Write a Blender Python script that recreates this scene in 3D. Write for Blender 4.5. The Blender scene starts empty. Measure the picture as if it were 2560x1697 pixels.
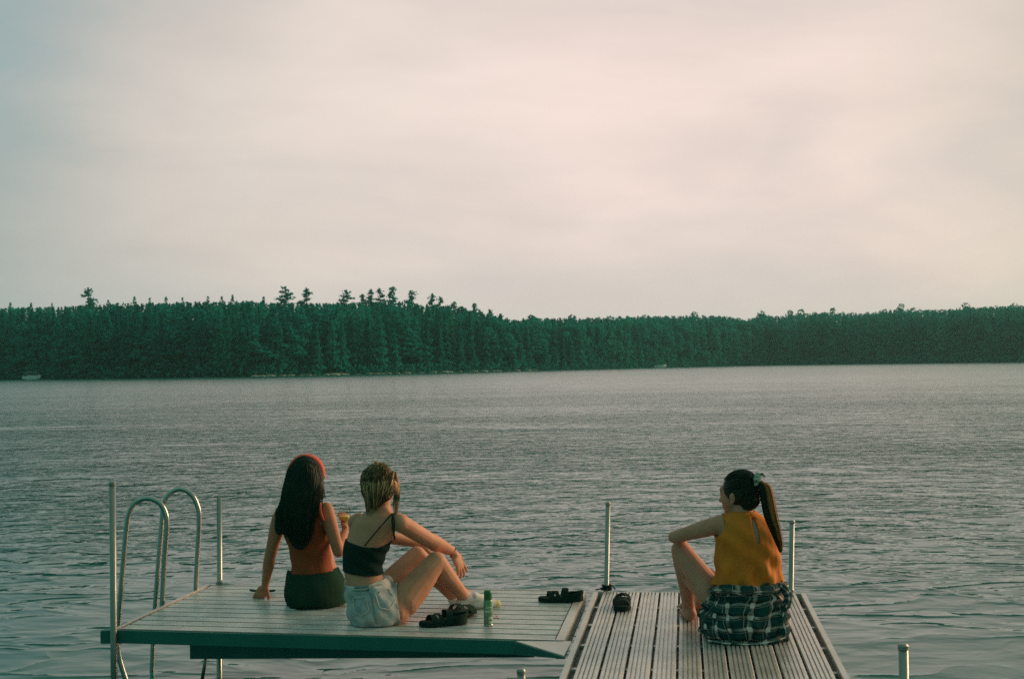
import bpy, bmesh, math, random
import numpy as np
from mathutils import Vector, Matrix

# ------------------------------------------------------------------ camera, world, sun
F = 3271.0; CAMH = 1.85; DZ = 0.5                    # focal length in photo pixels, eye height over the water, deck height
PITCH = math.atan(62.5 / F); ROLL = -0.0145
sc = bpy.context.scene
cd = bpy.data.cameras.new('camera'); cam = bpy.data.objects.new('camera', cd)
sc.collection.objects.link(cam); sc.camera = cam
cd.sensor_width = 36.0; cd.lens = 36.0 * F / 2560.0; cd.clip_start = 0.05; cd.clip_end = 9000
RM = Matrix.Rotation(math.pi / 2 + PITCH, 3, 'X') @ Matrix.Rotation(ROLL, 3, 'Z')
cam.matrix_world = Matrix.Translation((0, 0, CAMH)) @ RM.to_4x4()
cd.dof.use_dof = True; cd.dof.focus_distance = 7.2; cd.dof.aperture_fstop = 11

sc.view_settings.view_transform = 'Standard'; sc.view_settings.look = 'None'
sc.view_settings.exposure = 0.10; sc.view_settings.gamma = 1.0
sc.render.engine = 'CYCLES'
sc.cycles.use_denoising = False; sc.cycles.use_adaptive_sampling = False; sc.cycles.sample_clamp_indirect = 1.5; sc.cycles.sample_clamp_direct = 6.0; sc.cycles.blur_glossy = 0.5
sc.cycles.volume_bounces = 0
sc.cycles.max_bounces = 6
sc.cycles.pixel_filter_type = 'BLACKMAN_HARRIS'; sc.cycles.filter_width = 1.6

SUN_EL = math.radians(17); SUN_AZ = math.radians(62)    # azimuth from +Y towards +X
w = bpy.data.worlds.new('World'); sc.world = w; w.use_nodes = True
NT = w.node_tree; N = NT.nodes; L = NT.links
for n in list(N): N.remove(n)

class G:                                              # small node-graph helper
    def __init__(s, nt): s.nt = nt
    def n(s, t, **k):
        x = s.nt.nodes.new(t)
        for a, b in k.items(): setattr(x, a, b)
        return x
    def lk(s, a, b): s.nt.links.new(a, b)
    def math(s, op, a, b=None, c=None, clamp=False):
        x = s.n('ShaderNodeMath', operation=op); x.use_clamp = clamp
        for i, v in enumerate((a, b, c)):
            if v is None: continue
            if isinstance(v, (int, float)): x.inputs[i].default_value = v
            else: s.lk(v, x.inputs[i])
        return x.outputs[0]
    def mix(s, f, a, b, mode='MIX'):
        x = s.n('ShaderNodeMix', data_type='RGBA', blend_type=mode)
        for i, v in ((0, f), (6, a), (7, b)):
            if isinstance(v, (int, float)): x.inputs[i].default_value = v
            elif isinstance(v, (tuple, list)): x.inputs[i].default_value = (*v[:3], 1)
            else: s.lk(v, x.inputs[i])
        return x.outputs[2]
    def ramp(s, f, stops, interp='LINEAR'):
        x = s.n('ShaderNodeValToRGB'); x.color_ramp.interpolation = interp
        e = x.color_ramp.elements
        while len(e) < len(stops): e.new(0.5)
        for el, (p, c) in zip(e, stops):
            el.position = p
            el.color = (*c, 1) if isinstance(c, (tuple, list)) else (c, c, c, 1)
        s.lk(f, x.inputs[0]); return x.outputs[0]
    def rng(s, v, a, b, c=0.0, d=1.0, smooth=False):
        x = s.n('ShaderNodeMapRange'); x.interpolation_type = 'SMOOTHSTEP' if smooth else 'LINEAR'
        s.lk(v, x.inputs[0])
        for i, q in enumerate((a, b, c, d)): x.inputs[i + 1].default_value = q
        return x.outputs[0]
    def noise(s, vec, scale, detail=3, rough=0.5, dist=0.0, map_scale=None, map_rot=None):
        if map_scale is not None:
            m = s.n('ShaderNodeMapping'); m.inputs['Scale'].default_value = map_scale
            if map_rot: m.inputs['Rotation'].default_value = map_rot
            s.lk(vec, m.inputs[0]); vec = m.outputs[0]
        x = s.n('ShaderNodeTexNoise'); s.lk(vec, x.inputs['Vector'])
        x.inputs['Scale'].default_value = scale; x.inputs['Detail'].default_value = detail
        x.inputs['Roughness'].default_value = rough; x.inputs['Distortion'].default_value = dist
        return x.outputs[0]

g = G(NT)
tc = g.n('ShaderNodeTexCoord'); DIR = tc.outputs['Generated']
sep = g.n('ShaderNodeSeparateXYZ'); g.lk(DIR, sep.inputs[0]); X, Y, Z = sep.outputs
az = g.rng(X, -0.5, 0.5)
front = g.ramp(az, [(0.08, (.30, .37, .36)), (0.15, (.43, .445, .415)), (0.24, (.62, .56, .51)), (0.36, (.78, .665, .60)),
                    (0.56, (.89, .715, .65)), (0.75, (.85, .685, .615)), (0.87, (.70, .60, .52)), (1.0, (.62, .55, .47))])
elev = g.ramp(g.rng(Z, 0.0, 1.0), [(0.0, (.98, .98, .97)), (0.10, (.95, .95, .95)), (0.2, (.93, .94, .94)), (0.285, (.87, .89, .90)), (0.38, (.62, .68, .61)), (1.0, (.30, .45, .38))])
front = g.mix(1.0, front, elev, 'MULTIPLY')
# low stratus: soft stretched cloud streaks
cl = g.noise(DIR, 2.2, 5, 0.5, 0.3, (1.0, 1.0, 3.6))
cl2 = g.noise(DIR, 6.0, 5, 0.55, 0.4, (1.0, 1.0, 2.4), (0.0, 0.12, 0.0))
clm = g.math('ADD', g.rng(cl, 0.3, 0.7, 0.89, 1.07), g.rng(cl2, 0.3, 0.7, -0.045, 0.045))
clouded = g.n('ShaderNodeVectorMath', operation='SCALE'); g.lk(front, clouded.inputs[0]); g.lk(clm, clouded.inputs['Scale'])
thin = g.rng(cl, 0.35, 0.6, 0.35, 0.0, True)                         # bluer gaps where the cloud thins
front2 = g.mix(thin, clouded.outputs[0], (.47, .50, .50))
# a gap of pale blue high on the left
bd = g.n('ShaderNodeVectorMath', operation='DISTANCE'); g.lk(DIR, bd.inputs[0]); bd.inputs[1].default_value = (-.38, .90, .22)
front2 = g.mix(g.rng(g.math('ADD', bd.outputs['Value'], g.rng(cl2, .3, .7, -.04, .04)), .0, .13, .6, 0, True), front2, (.25, .37, .39))
# unseen sky overhead on the left, darkened to deepen the water's reflection
dk = g.math('MULTIPLY', g.rng(X, -.30, .05, 1, 0, True), g.rng(Z, .27, .45, 0, .6, True))
front2 = g.mix(dk, front2, (.06, .19, .20))
backc = (.080, .29, .235)  # unseen sky behind the camera, tinted teal to fill the shaded sides
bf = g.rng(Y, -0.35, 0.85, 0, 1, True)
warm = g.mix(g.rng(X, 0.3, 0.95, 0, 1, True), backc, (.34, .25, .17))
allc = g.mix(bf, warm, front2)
up = g.rng(Z, 0.35, 1.0, 0, 0.75, True)
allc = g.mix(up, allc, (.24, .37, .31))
sky = g.n('ShaderNodeTexSky', sky_type='NISHITA'); sky.sun_disc = False
sky.sun_elevation = SUN_EL; sky.sun_rotation = SUN_AZ; sky.dust_density = 4.0
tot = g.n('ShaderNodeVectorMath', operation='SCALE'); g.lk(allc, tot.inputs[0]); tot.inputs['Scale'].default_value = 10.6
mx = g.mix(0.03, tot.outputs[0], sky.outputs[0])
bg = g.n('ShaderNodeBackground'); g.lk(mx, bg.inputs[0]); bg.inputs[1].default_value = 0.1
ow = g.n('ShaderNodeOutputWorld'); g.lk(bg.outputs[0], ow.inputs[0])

sd = bpy.data.lights.new('sun', 'SUN'); so = bpy.data.objects.new('sun', sd); sc.collection.objects.link(so)
sd.energy = 3.1; sd.angle = math.radians(30); sd.color = (1.0, .64, .38)
sdir = Vector((math.sin(SUN_AZ) * math.cos(SUN_EL), math.cos(SUN_AZ) * math.cos(SUN_EL), math.sin(SUN_EL)))
so.rotation_euler = sdir.to_track_quat('Z', 'Y').to_euler()

# ------------------------------------------------------------------ measuring: photo pixel + depth -> place in the lake
def ray(px, py): return RM @ Vector(((px - 1280) / F, (848.5 - py) / F, -1.0))
def at(px, py, D):
    d = ray(px, py); return Vector((0, 0, CAMH)) + d * (D / d.y)
def on(px, py, z=DZ):
    d = ray(px, py); return Vector((0, 0, CAMH)) + d * ((z - CAMH) / d.z)

# ------------------------------------------------------------------ helpers
def tag(o, label=None, cat=None, group=None, kind=None):
    if label: o['label'] = label
    if cat: o['category'] = cat
    if group: o['group'] = group
    if kind: o['kind'] = kind
    return o
def link(o, parent=None):
    sc.collection.objects.link(o)
    if parent is not None:
        o.parent = parent
        o.matrix_parent_inverse = parent_inv(parent)
    return o
def parent_inv(p):
    m = Matrix.Identity(4); q = p
    chain = []
    while q is not None: chain.append(q); q = q.parent
    for q in reversed(chain):
        loc = Matrix.Translation(q.location) @ q.rotation_euler.to_matrix().to_4x4()
        m = m @ (q.matrix_parent_inverse @ loc if q.parent is not None else loc)
    return m.inverted()
def empty(name, loc, *t, **k):
    o = bpy.data.objects.new(name, None); o.empty_display_size = 0.1; o.location = loc; sc.collection.objects.link(o)
    tag(o, *t, **k); return o

class MB:
    def __init__(s): s.v = []; s.f = []
    def add(s, v, f):
        b = len(s.v); s.v += [tuple(p) for p in v]; s.f += [tuple(i + b for i in q) for q in f]; return s
    def hexa(s, c):                                  # 8 corners: bottom 4 (ccw), top 4
        return s.add(c, [(3, 2, 1, 0), (4, 5, 6, 7), (0, 1, 5, 4), (1, 2, 6, 5), (2, 3, 7, 6), (3, 0, 4, 7)])
    def prism(s, pts, z0, z1):
        n = len(pts)
        v = [(x, y, z0) for x, y in pts] + [(x, y, z1) for x, y in pts]
        return s.add(v, [tuple(range(n - 1, -1, -1)), tuple(range(n, 2 * n))] + [(i, (i + 1) % n, n + (i + 1) % n, n + i) for i in range(n)])
    def box(s, c, h, rot=None):
        R = rot or Matrix.Identity(3)
        v = [Vector(c) + R @ Vector((x * h[0], y * h[1], z * h[2])) for z in (-1, 1) for x, y in ((-1, -1), (1, -1), (1, 1), (-1, 1))]
        return s.hexa(v)
    def tube(s, pts, r, n=12, cap=True, flat=1.0, upv=None):
        pts = [Vector(p) for p in pts]; rr = r if isinstance(r, (list, tuple)) else [r] * len(pts)
        vs = []; fs = []; a = None
        for i, p in enumerate(pts):
            t = (pts[min(i + 1, len(pts) - 1)] - pts[max(i - 1, 0)]).normalized()
            if upv is not None: a = (Vector(upv) - t * t.dot(Vector(upv))).normalized()
            elif a is None: a = t.orthogonal().normalized()
            else: a = (a - t * a.dot(t)).normalized()
            b = t.cross(a)
            for k in range(n):
                th = 2 * math.pi * k / n
                vs.append(p + (a * math.cos(th) * flat + b * math.sin(th)) * rr[i])
        for i in range(len(pts) - 1):
            for k in range(n):
                k2 = (k + 1) % n
                fs.append((i * n + k, i * n + k2, (i + 1) * n + k2, (i + 1) * n + k))
        if cap:
            fs.append(tuple(range(n - 1, -1, -1))); fs.append(tuple((len(pts) - 1) * n + k for k in range(n)))
        return s.add(vs, fs)
    def lathe(s, base, prof, n=24, axis=None):
        ax = Vector(axis or (0, 0, 1)).normalized(); q = Vector((0, 0, 1)).rotation_difference(ax)
        vs = [Vector(base) + q @ Vector((r * math.cos(2 * math.pi * k / n), r * math.sin(2 * math.pi * k / n), z)) for r, z in prof for k in range(n)]
        fs = [(i * n + k, i * n + (k + 1) % n, (i + 1) * n + (k + 1) % n, (i + 1) * n + k) for i in range(len(prof) - 1) for k in range(n)]
        fs.append(tuple(range(n - 1, -1, -1))); fs.append(tuple((len(prof) - 1) * n + k for k in range(n)))
        return s.add(vs, fs)
    def ball(s, c, r, n=12, m=8, R=None):
        r = (r, r, r) if isinstance(r, (int, float)) else r
        R = R or Matrix.Identity(3); vs = []
        for i in range(m + 1):
            ph = math.pi * i / m
            for k in range(n):
                th = 2 * math.pi * k / n
                vs.append(Vector(c) + R @ Vector((r[0] * math.sin(ph) * math.cos(th), r[1] * math.sin(ph) * math.sin(th), r[2] * math.cos(ph))))
        fs = [(i * n + k, (i + 1) * n + k, (i + 1) * n + (k + 1) % n, i * n + (k + 1) % n) for i in range(m) for k in range(n)]
        return s.add(vs, fs)
    def build(s, name, mat, parent=None, smooth=False, bevel=0.0):
        me = bpy.data.meshes.new(name); me.from_pydata(s.v, [], s.f)
        bm = bmesh.new(); bm.from_mesh(me); bmesh.ops.remove_doubles(bm, verts=bm.verts, dist=1e-6)
        bmesh.ops.recalc_face_normals(bm, faces=bm.faces)
        if bevel: bmesh.ops.bevel(bm, geom=[e for e in bm.edges if e.calc_face_angle(0) > 0.6], offset=bevel, segments=2, affect='EDGES', clamp_overlap=True)
        bm.to_mesh(me); bm.free()
        if smooth: me.shade_smooth()
        me.materials.append(mat)
        return link(bpy.data.objects.new(name, me), parent)

def npmesh(name, v, quads, mat, parent=None, smooth=False, mi=None, mats=None):
    v = np.asarray(v, np.float32); quads = np.asarray(quads, np.int32); k = quads.shape[1]
    me = bpy.data.meshes.new(name)
    me.vertices.add(len(v)); me.vertices.foreach_set('co', v.ravel())
    me.loops.add(quads.size); me.loops.foreach_set('vertex_index', quads.ravel())
    me.polygons.add(len(quads)); me.polygons.foreach_set('loop_start', np.arange(0, quads.size, k, dtype=np.int32))
    me.update(calc_edges=True); me.validate()
    if smooth: me.shade_smooth()
    for m in (mats or [mat]): me.materials.append(m)
    if mi is not None: me.polygons.foreach_set('material_index', np.asarray(mi, np.int32))
    return link(bpy.data.objects.new(name, me), parent)

# ------------------------------------------------------------------ materials
def mat(name, col, rough=0.6, metal=0.0, col2=None, nscale=20.0, nstretch=(1, 1, 1), bump=0.0, bscale=60.0, ior=None, spec=None, sss=0.0, coat=0.0, thr=(0.35, 0.65), sheen=0.0):
    m = bpy.data.materials.new(name); m.use_nodes = True; q = G(m.node_tree)
    b = m.node_tree.nodes['Principled BSDF']
    t = q.n('ShaderNodeTexCoord').outputs['Object']
    if col2 is None: col2 = tuple(c * 0.82 for c in col)
    f = q.rng(q.noise(t, nscale, 4, 0.6, 0.0, nstretch), thr[0], thr[1])
    q.lk(q.mix(f, col, col2), b.inputs['Base Color'])
    b.inputs['Roughness'].default_value = rough; b.inputs['Metallic'].default_value = metal
    if ior: b.inputs['IOR'].default_value = ior
    if spec is not None: b.inputs['Specular IOR Level'].default_value = spec
    if coat: b.inputs['Coat Weight'].default_value = coat
    if sheen: b.inputs['Sheen Weight'].default_value = sheen
    if sss:
        b.inputs['Subsurface Weight'].default_value = sss; b.inputs['Subsurface Scale'].default_value = 0.01
        b.inputs['Subsurface Radius'].default_value = (1, .35, .2)
    if bump:
        bn = q.n('ShaderNodeBump'); bn.inputs['Strength'].default_value = 1.0; bn.inputs['Distance'].default_value = bump
        q.lk(q.noise(t, bscale, 4, 0.6, 0, nstretch), bn.inputs['Height']); q.lk(bn.outputs[0], b.inputs['Normal'])
    return m

M = {}
M['alu'] = mat('ribbed_aluminium', (.63, .60, .575), .38, .5, (.45, .44, .425), 9, (1, 1, 1), .0006, 90)
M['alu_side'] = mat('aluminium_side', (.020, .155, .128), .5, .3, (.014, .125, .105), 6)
M['alu_clean'] = mat('aluminium_plate', (.56, .53, .49), .4, .5, (.46, .44, .41), 7)
M['pipe'] = mat('galvanised_pipe', (.30, .33, .30), .34, .75, (.19, .22, .20), 14, (1, 1, .2), .0004, 80)
M['steel'] = mat('polished_tube', (.42, .44, .42), .24, .85, (.34, .36, .34), 10, (1, 1, .2))
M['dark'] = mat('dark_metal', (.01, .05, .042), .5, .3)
M['black_strap'] = mat('black_webbing', (.003, .022, .018), .85, 0, (.006, .028, .022), 60, bump=.0006, bscale=300, spec=.15)
M['black_sole'] = mat('black_rubber', (.003, .020, .016), .85, 0, (.006, .026, .021), 40, spec=.15)
M['skin'] = mat('skin', (.56, .27, .165), .62, 0, (.47, .215, .13), 9, sss=.12, spec=.3, bump=.0004, bscale=120)
M['skin_tan'] = mat('tanned_skin', (.48, .20, .11), .62, 0, (.40, .165, .09), 9, sss=.12, spec=.3, bump=.0004, bscale=120)
M['skin_shade'] = mat('freckled_skin', (.54, .245, .165), .62, 0, (.44, .20, .13), 9, sss=.12, spec=.3, bump=.0004, bscale=120)
M['hair_dark'] = mat('dark_hair', (.002, .020, .015), .55, 0, (.007, .024, .014), 30, (4, 4, .5), spec=.08)
M['hair_dark_s'] = mat('dark_hair_strand', (.002, .022, .016), .5, 0, (.022, .030, .016), 30, (6, 6, .4), spec=.15, thr=(.45, .68))
M['hair_brown'] = mat('brown_hair', (.003, .022, .016), .5, 0, (.022, .026, .012), 26, (4, 4, .5), spec=.2)
M['hair_sunlit'] = mat('sunlit_brown_hair', (.50, .19, .04), .55, 0, (.14, .08, .025), 22, (4, 4, .5), spec=.25)  # brown hair with the sun's warm light put into its colour
M['hair_blonde'] = mat('dark_blonde_hair', (.30, .155, .070), .6, 0, (.05, .055, .034), 26, (3, 3, .4), spec=.2)
M['hair_gold'] = mat('golden_hair', (.74, .42, .20), .42, 0, (.22, .14, .05), 26, (4, 4, .6), spec=.35)
M['coral'] = mat('coral_cotton', (.72, .10, .055), .8, 0, (.60, .085, .05), 40, bump=.0006, bscale=200)
M['rust'] = mat('rust_orange_cotton', (.27, .056, .014), .9, 0, (.20, .045, .012), 22, bump=.0006, bscale=160)
M['olive'] = mat('dark_green_cotton', (.004, .038, .028), .95, 0, (.016, .040, .022), 9, bump=.001, bscale=40, spec=.1)
M['black_top'] = mat('black_cotton', (.003, .022, .018), .85, 0, (.005, .028, .022), 30, bump=.0006, bscale=80, spec=.15)
M['mustard'] = mat('mustard_crepe', (.64, .180, .010), .85, 0, (.53, .148, .008), 20, bump=.0012, bscale=30)
M['denim'] = mat('washed_denim', (.42, .44, .42), .9, 0, (.22, .29, .31), 16, bump=.0012, bscale=45, thr=(.3, .7))
M['denim_light'] = mat('faded_denim', (.56, .53, .49), .9, 0, (.44, .45, .43), 20, bump=.0008, bscale=60)
M['denim_dark'] = mat('unfaded_denim', (.10, .18, .21), .85, 0, (.14, .23, .26), 40)
M['sock'] = mat('white_sock', (.72, .66, .62), .9, 0, (.62, .58, .54), 40, bump=.0008, bscale=250)
M['sock_yellow'] = mat('yellow_sock_toe', (.74, .62, .30), .9, 0, (.68, .55, .22), 40)
M['lavender'] = mat('grey_print', (.42, .40, .46), .9)
M['can'] = mat('green_label', (.10, .26, .13), .35, .1, (.17, .34, .20), 60, (1, 1, .4), coat=.2)
M['can_white'] = mat('pale_label', (.52, .58, .46), .4, 0, (.42, .50, .38), 60)
M['cap_green'] = mat('green_plastic', (.004, .14, .045), .35)
M['red'] = mat('red_print', (.55, .06, .05), .6)
M['white'] = mat('white_plastic', (.78, .75, .70), .4)
M['eye'] = mat('eye_white', (.75, .72, .68), .2)
M['rock'] = mat('shore_rock', (.50, .50, .42), .85, 0, (.24, .30, .24), .8, bump=.05, bscale=2)
M['bark'] = mat('bark', (.06, .06, .045), .9, 0, (.03, .04, .03), 2)
def leafy(name, col, col2, sc_):
    m = bpy.data.materials.new(name); m.use_nodes = True; q = G(m.node_tree); m.node_tree.nodes.remove(m.node_tree.nodes['Principled BSDF'])
    c = q.mix(q.rng(q.noise(q.n('ShaderNodeTexCoord').outputs['Object'], sc_, 4, .6), .35, .65), col, col2)
    d = q.n('ShaderNodeBsdfDiffuse'); t = q.n('ShaderNodeBsdfTranslucent'); q.lk(c, d.inputs[0]); q.lk(c, t.inputs[0])
    x = q.n('ShaderNodeMixShader'); x.inputs[0].default_value = .35; q.lk(d.outputs[0], x.inputs[1]); q.lk(t.outputs[0], x.inputs[2]); q.lk(x.outputs[0], m.node_tree.nodes['Material Output'].inputs['Surface'])
    return m
M['needle'] = leafy('pine_needles', (0.004, 0.224, 0.202), (0.013, 0.275, 0.230), .35)
M['needle_b'] = leafy('spruce_needles', (0.003, 0.192, 0.179), (0.005, 0.160, 0.156), .25)
M['leaf'] = leafy('broadleaf', (0.010, 0.262, 0.228), (0.006, 0.224, 0.202), .3)
M['needle_c'] = leafy('cedar_needles', (0.013, 0.288, 0.224), (0.008, 0.237, 0.198), .3)
M['leaf_b'] = leafy('pale_broadleaf', (0.020, 0.307, 0.243), (0.013, 0.262, 0.218), .3)
M['boatwhite'] = mat('boat_white', (.92, .90, .86), .4)
M['boatgrey'] = mat('boat_canvas', (.40, .42, .38), .7)
M['scrunchie'] = mat('floral_cotton', (.42, .47, .38), .85, 0, (.03, .09, .07), 55, thr=(.48, .55))

# ------------------------------------------------------------------ water
def water_mat():
    m = bpy.data.materials.new('lake_water'); m.use_nodes = True; q = G(m.node_tree)
    b = m.node_tree.nodes['Principled BSDF']
    b.inputs['Base Color'].default_value = (.002, .115, .105, 1)
    b.inputs['IOR'].default_value = 1.20
    t = q.n('ShaderNodeTexCoord').outputs['Object']
    sp = q.n('ShaderNodeSeparateXYZ'); q.lk(t, sp.inputs[0])
    # wind: ruffled in the middle distance, calm near the dock
    y = sp.outputs[1]
    wind = q.ramp(q.rng(y, 0, 90), [(0.0, .10), (.09, .15), (.16, .48), (.26, .75), (.5, .62), (1.0, .5)])
    patch = q.rng(q.noise(t, .06, 3, .6, .4, (.8, 1.8, 1)), .36, .62, .30, 1.7)
    amp = q.math('MULTIPLY', wind, patch)
    q.lk(q.ramp(q.rng(y, 0, 200), [(0.0, .035), (.06, .05), (.2, .08), (.5, .14), (1.0, .20)]), b.inputs['Roughness'])
    amp = q.math('MULTIPLY', amp, q.rng(y, 25, 130, 1, .35))
    n0 = q.noise(t, .55, 2, .4, .3, (.55, 1, 1), (0, 0, .10))
    n1 = q.noise(t, 2.0, 3, .5, .5, (.85, 1, 1), (0, 0, -.10))
    n2 = q.noise(t, 6.0, 2, .55, .4, (.65, 1, 1), (0, 0, .06))
    # long sparse ripples: ridged noise
    n3 = q.noise(t, 1.25, 2, .45, .8, (.50, 1, 1), (0, 0, -.16))
    ridge = q.math('POWER', q.math('SUBTRACT', 1.0, q.math('ABSOLUTE', q.math('MULTIPLY', q.math('SUBTRACT', n3, .5), 5.0)), clamp=True), 2.5)
    h = q.math('ADD', q.math('MULTIPLY', n1, .125), q.math('MULTIPLY', n2, .018))
    h = q.math('MULTIPLY', h, amp)
    h = q.math('ADD', h, q.math('MULTIPLY', n0, .028))
    h = q.math('ADD', h, q.math('MULTIPLY', ridge, .009))
    bn = q.n('ShaderNodeBump'); bn.inputs['Strength'].default_value = 1; bn.inputs['Distance'].default_value = 1
    q.lk(h, bn.inputs['Height']); 
    # at grazing angles only the wave faces turned to the viewer's shore are seen: lean the mean facet a little, growing out over the lake
    cb = q.n('ShaderNodeCombineXYZ'); q.lk(q.math('MULTIPLY', q.rng(y, 12, 120), -.040), cb.inputs[1])
    va = q.n('ShaderNodeVectorMath', operation='ADD'); q.lk(bn.outputs[0], va.inputs[0]); q.lk(cb.outputs[0], va.inputs[1])
    vn = q.n('ShaderNodeVectorMath', operation='NORMALIZE'); q.lk(va.outputs[0], vn.inputs[0]); q.lk(vn.outputs[0], b.inputs['Normal'])
    return m
def water():
    yr = np.concatenate([[-60, -20, -5], np.geomspace(2, 1250, 60)]); xs = np.linspace(-1550, 1550, 32)
    v = [(x, yy, 0) for yy in yr for x in xs]
    n = len(xs); f = [(i * n + k, i * n + k + 1, (i + 1) * n + k + 1, (i + 1) * n + k) for i in range(len(yr) - 1) for k in range(n - 1)]
    tag(npmesh('water', v, f, water_mat()), kind='structure')
water()

# ------------------------------------------------------------------ far shore
HZ = lambda px: 911 - .0145 * (px - 1280)
SH = np.array([(-1400, 975), (-600, 958), (0, 948.5), (300, 946), (640, 941.5), (960, 935), (1280, 927.5), (1600, 919.5), (1920, 912.6), (2240, 908.5), (2560, 905), (3200, 897), (4000, 886)])
SK = np.array([(-1400, 790), (-300, 772), (0, 767), (200, 762), (300, 758), (400, 752), (560, 751), (640, 751), (700, 756), (860, 756), (960, 750), (1060, 757), (1150, 766), (1250, 790), (1290, 798), (1340, 793), (1480, 793), (1520, 792), (1640, 789), (1760, 790), (1800, 787), (1870, 797), (1915, 784), (1940, 792), (1990, 781), (2100, 781), (2180, 781), (2240, 771), (2330, 774), (2420, 767), (2560, 762), (3200, 745), (4000, 740)])
def shore_px(px): return float(np.interp(px, SH[:, 0], SH[:, 1]))
def sky_px(px): return float(np.interp(px, SK[:, 0], SK[:, 1]))
def shore_D(px): return min(600.0, F * CAMH / max(6.0, shore_px(px) - HZ(px)))
def ground(d): return -1.5 if d <= -3 else (.12 * d + .25 if d < 62 else min(13.5, 7.7 + (d - 62) * .18))
def forest_xy(px, d):
    D = shore_D(px) + d; p = at(px, HZ(px), D); return p.x, p.y
def hills():
    pxs = np.linspace(-2600, 5200, 90); ds = [-30, -3, 0, 3, 10, 25, 50, 62, 95, 200, 600]
    v = []
    for d in ds:
        for px in pxs:
            x, y = forest_xy(px, d); v.append((x, y, ground(d) + (0.12 * math.sin(px * .13) if d >= 0 else 0)))
    n = len(pxs); f = [(i * n + k, i * n + k + 1, (i + 1) * n + k + 1, (i + 1) * n + k) for i in range(len(ds) - 1) for k in range(n - 1)]
    tag(npmesh('hills', v, f, mat('forest_floor', (.006, .07, .05), .95, 0, (.004, .05, .036), .2, spec=0)), kind='structure')
hills()

def quads_at(c, s, rng, tilt=None):
    """random leaf-clump quads round centres c with half sizes s"""
    n = len(c); a = rng.normal(size=(n, 3)); 
    if tilt is not None: a[:, 2] *= tilt
    a /= np.linalg.norm(a, axis=1)[:, None]
    b = rng.normal(size=(n, 3)); b -= a * (a * b).sum(1)[:, None]; b /= np.linalg.norm(b, axis=1)[:, None]
    s = np.asarray(s).reshape(-1, 1); sa = s * rng.uniform(.6, 1.3, (n, 1)); sb = s * rng.uniform(.35, .8, (n, 1))
    v = np.stack([c - a * sa, c - b * sb, c + a * sa, c + b * sb], 1).reshape(-1, 3)
    return v, np.arange(n * 4).reshape(-1, 4)
def crown_points(kind, h, wd, rng, n):
    """points of foliage, and clump size; z from 0 to h"""
    if kind == 'spruce':
        t = rng.uniform(0, 1, n) ** .9; z = h * (.12 + .88 * t)
        r = wd * (1 - t) ** .72 * (.72 + .28 * np.sin(t * 42 + rng.uniform(0, 6))) * rng.uniform(.45, 1.05, n) + .08
        th = rng.uniform(0, 2 * np.pi, n)
        return np.stack([r * np.cos(th), r * np.sin(th), z - .18 * r], 1), .20 + .42 * (1 - t)
    if kind == 'pine':                                # open crown of uneven upswept plates
        P = []; S = []; nb = 26
        for k in range(nb):
            t = (k + rng.uniform(-.4, .4)) / nb; t = min(max(t, 0), 1)
            z = h * (.30 + .70 * t); ln = wd * 1.8 * (1.04 - t) ** 1.1 * rng.uniform(.55, 1.15); th = rng.uniform(0, 2 * np.pi)
            m = max(8, int(n / nb * (.35 + ln / 1.5)))
            u = rng.uniform(.15, 1, m); sd = rng.normal(size=(m, 3)) * np.array([.36, .36, .15]) * (0.5 + .5 * wd / 4)
            P.append(np.stack([ln * u * np.cos(th), ln * u * np.sin(th), z + ln * u * .10 * np.ones(m)], 1) + sd); S += [.34] * m
        m = n // 22
        P.append(np.stack([rng.normal(size=m) * .10, rng.normal(size=m) * .10, h * rng.uniform(.90, 1.0, m)], 1)); S += [.24] * m
        return np.concatenate(P), np.array(S)
    P = []                                            # rounded broadleaf: several lobes
    nl = 11
    for k in range(nl):
        th = rng.uniform(0, 6.3); rr = wd * rng.uniform(0, .62); zz = h * rng.uniform(.12, .86); R = wd * rng.uniform(.32, .52)
        if k == 0: rr = 0; zz = h - wd * .42; R = wd * .45
        d = rng.normal(size=(n // nl, 3)); d /= np.linalg.norm(d, axis=1)[:, None]
        P.append(np.array([rr * math.cos(th), rr * math.sin(th), min(zz, h - R)]) + d * R * rng.uniform(.75, 1.05, (n // nl, 1)))
    P = np.concatenate(P); return P, np.full(len(P), .42)
def core(kind, h, wd, k=8):
    if kind == 'round': prof = [(.1, .2 * h), (.55 * wd, .35 * h), (.6 * wd, .7 * h), (.3 * wd, .9 * h)]
    elif kind == 'spruce': prof = [(.62 * wd, .10 * h), (.42 * wd, .45 * h), (.12 * wd, .85 * h), (.02, .95 * h)]
    else: prof = [(.30 * wd, .30 * h), (.36 * wd, .55 * h), (.25 * wd, .75 * h), (.04, .88 * h)]
    v = [(r * .6 * (1 + .5 * math.sin(j * 4.1 + z * 2)) * math.cos(2 * math.pi * j / k), r * .6 * (1 + .5 * math.sin(j * 2.3 + z * 3)) * math.sin(2 * math.pi * j / k), z) for r, z in prof for j in range(k)]
    f = [(i * k + j, i * k + (j + 1) % k, (i + 1) * k + (j + 1) % k, (i + 1) * k + j) for i in range(len(prof) - 1) for j in range(k)]
    return np.array(v), np.array(f)

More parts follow.
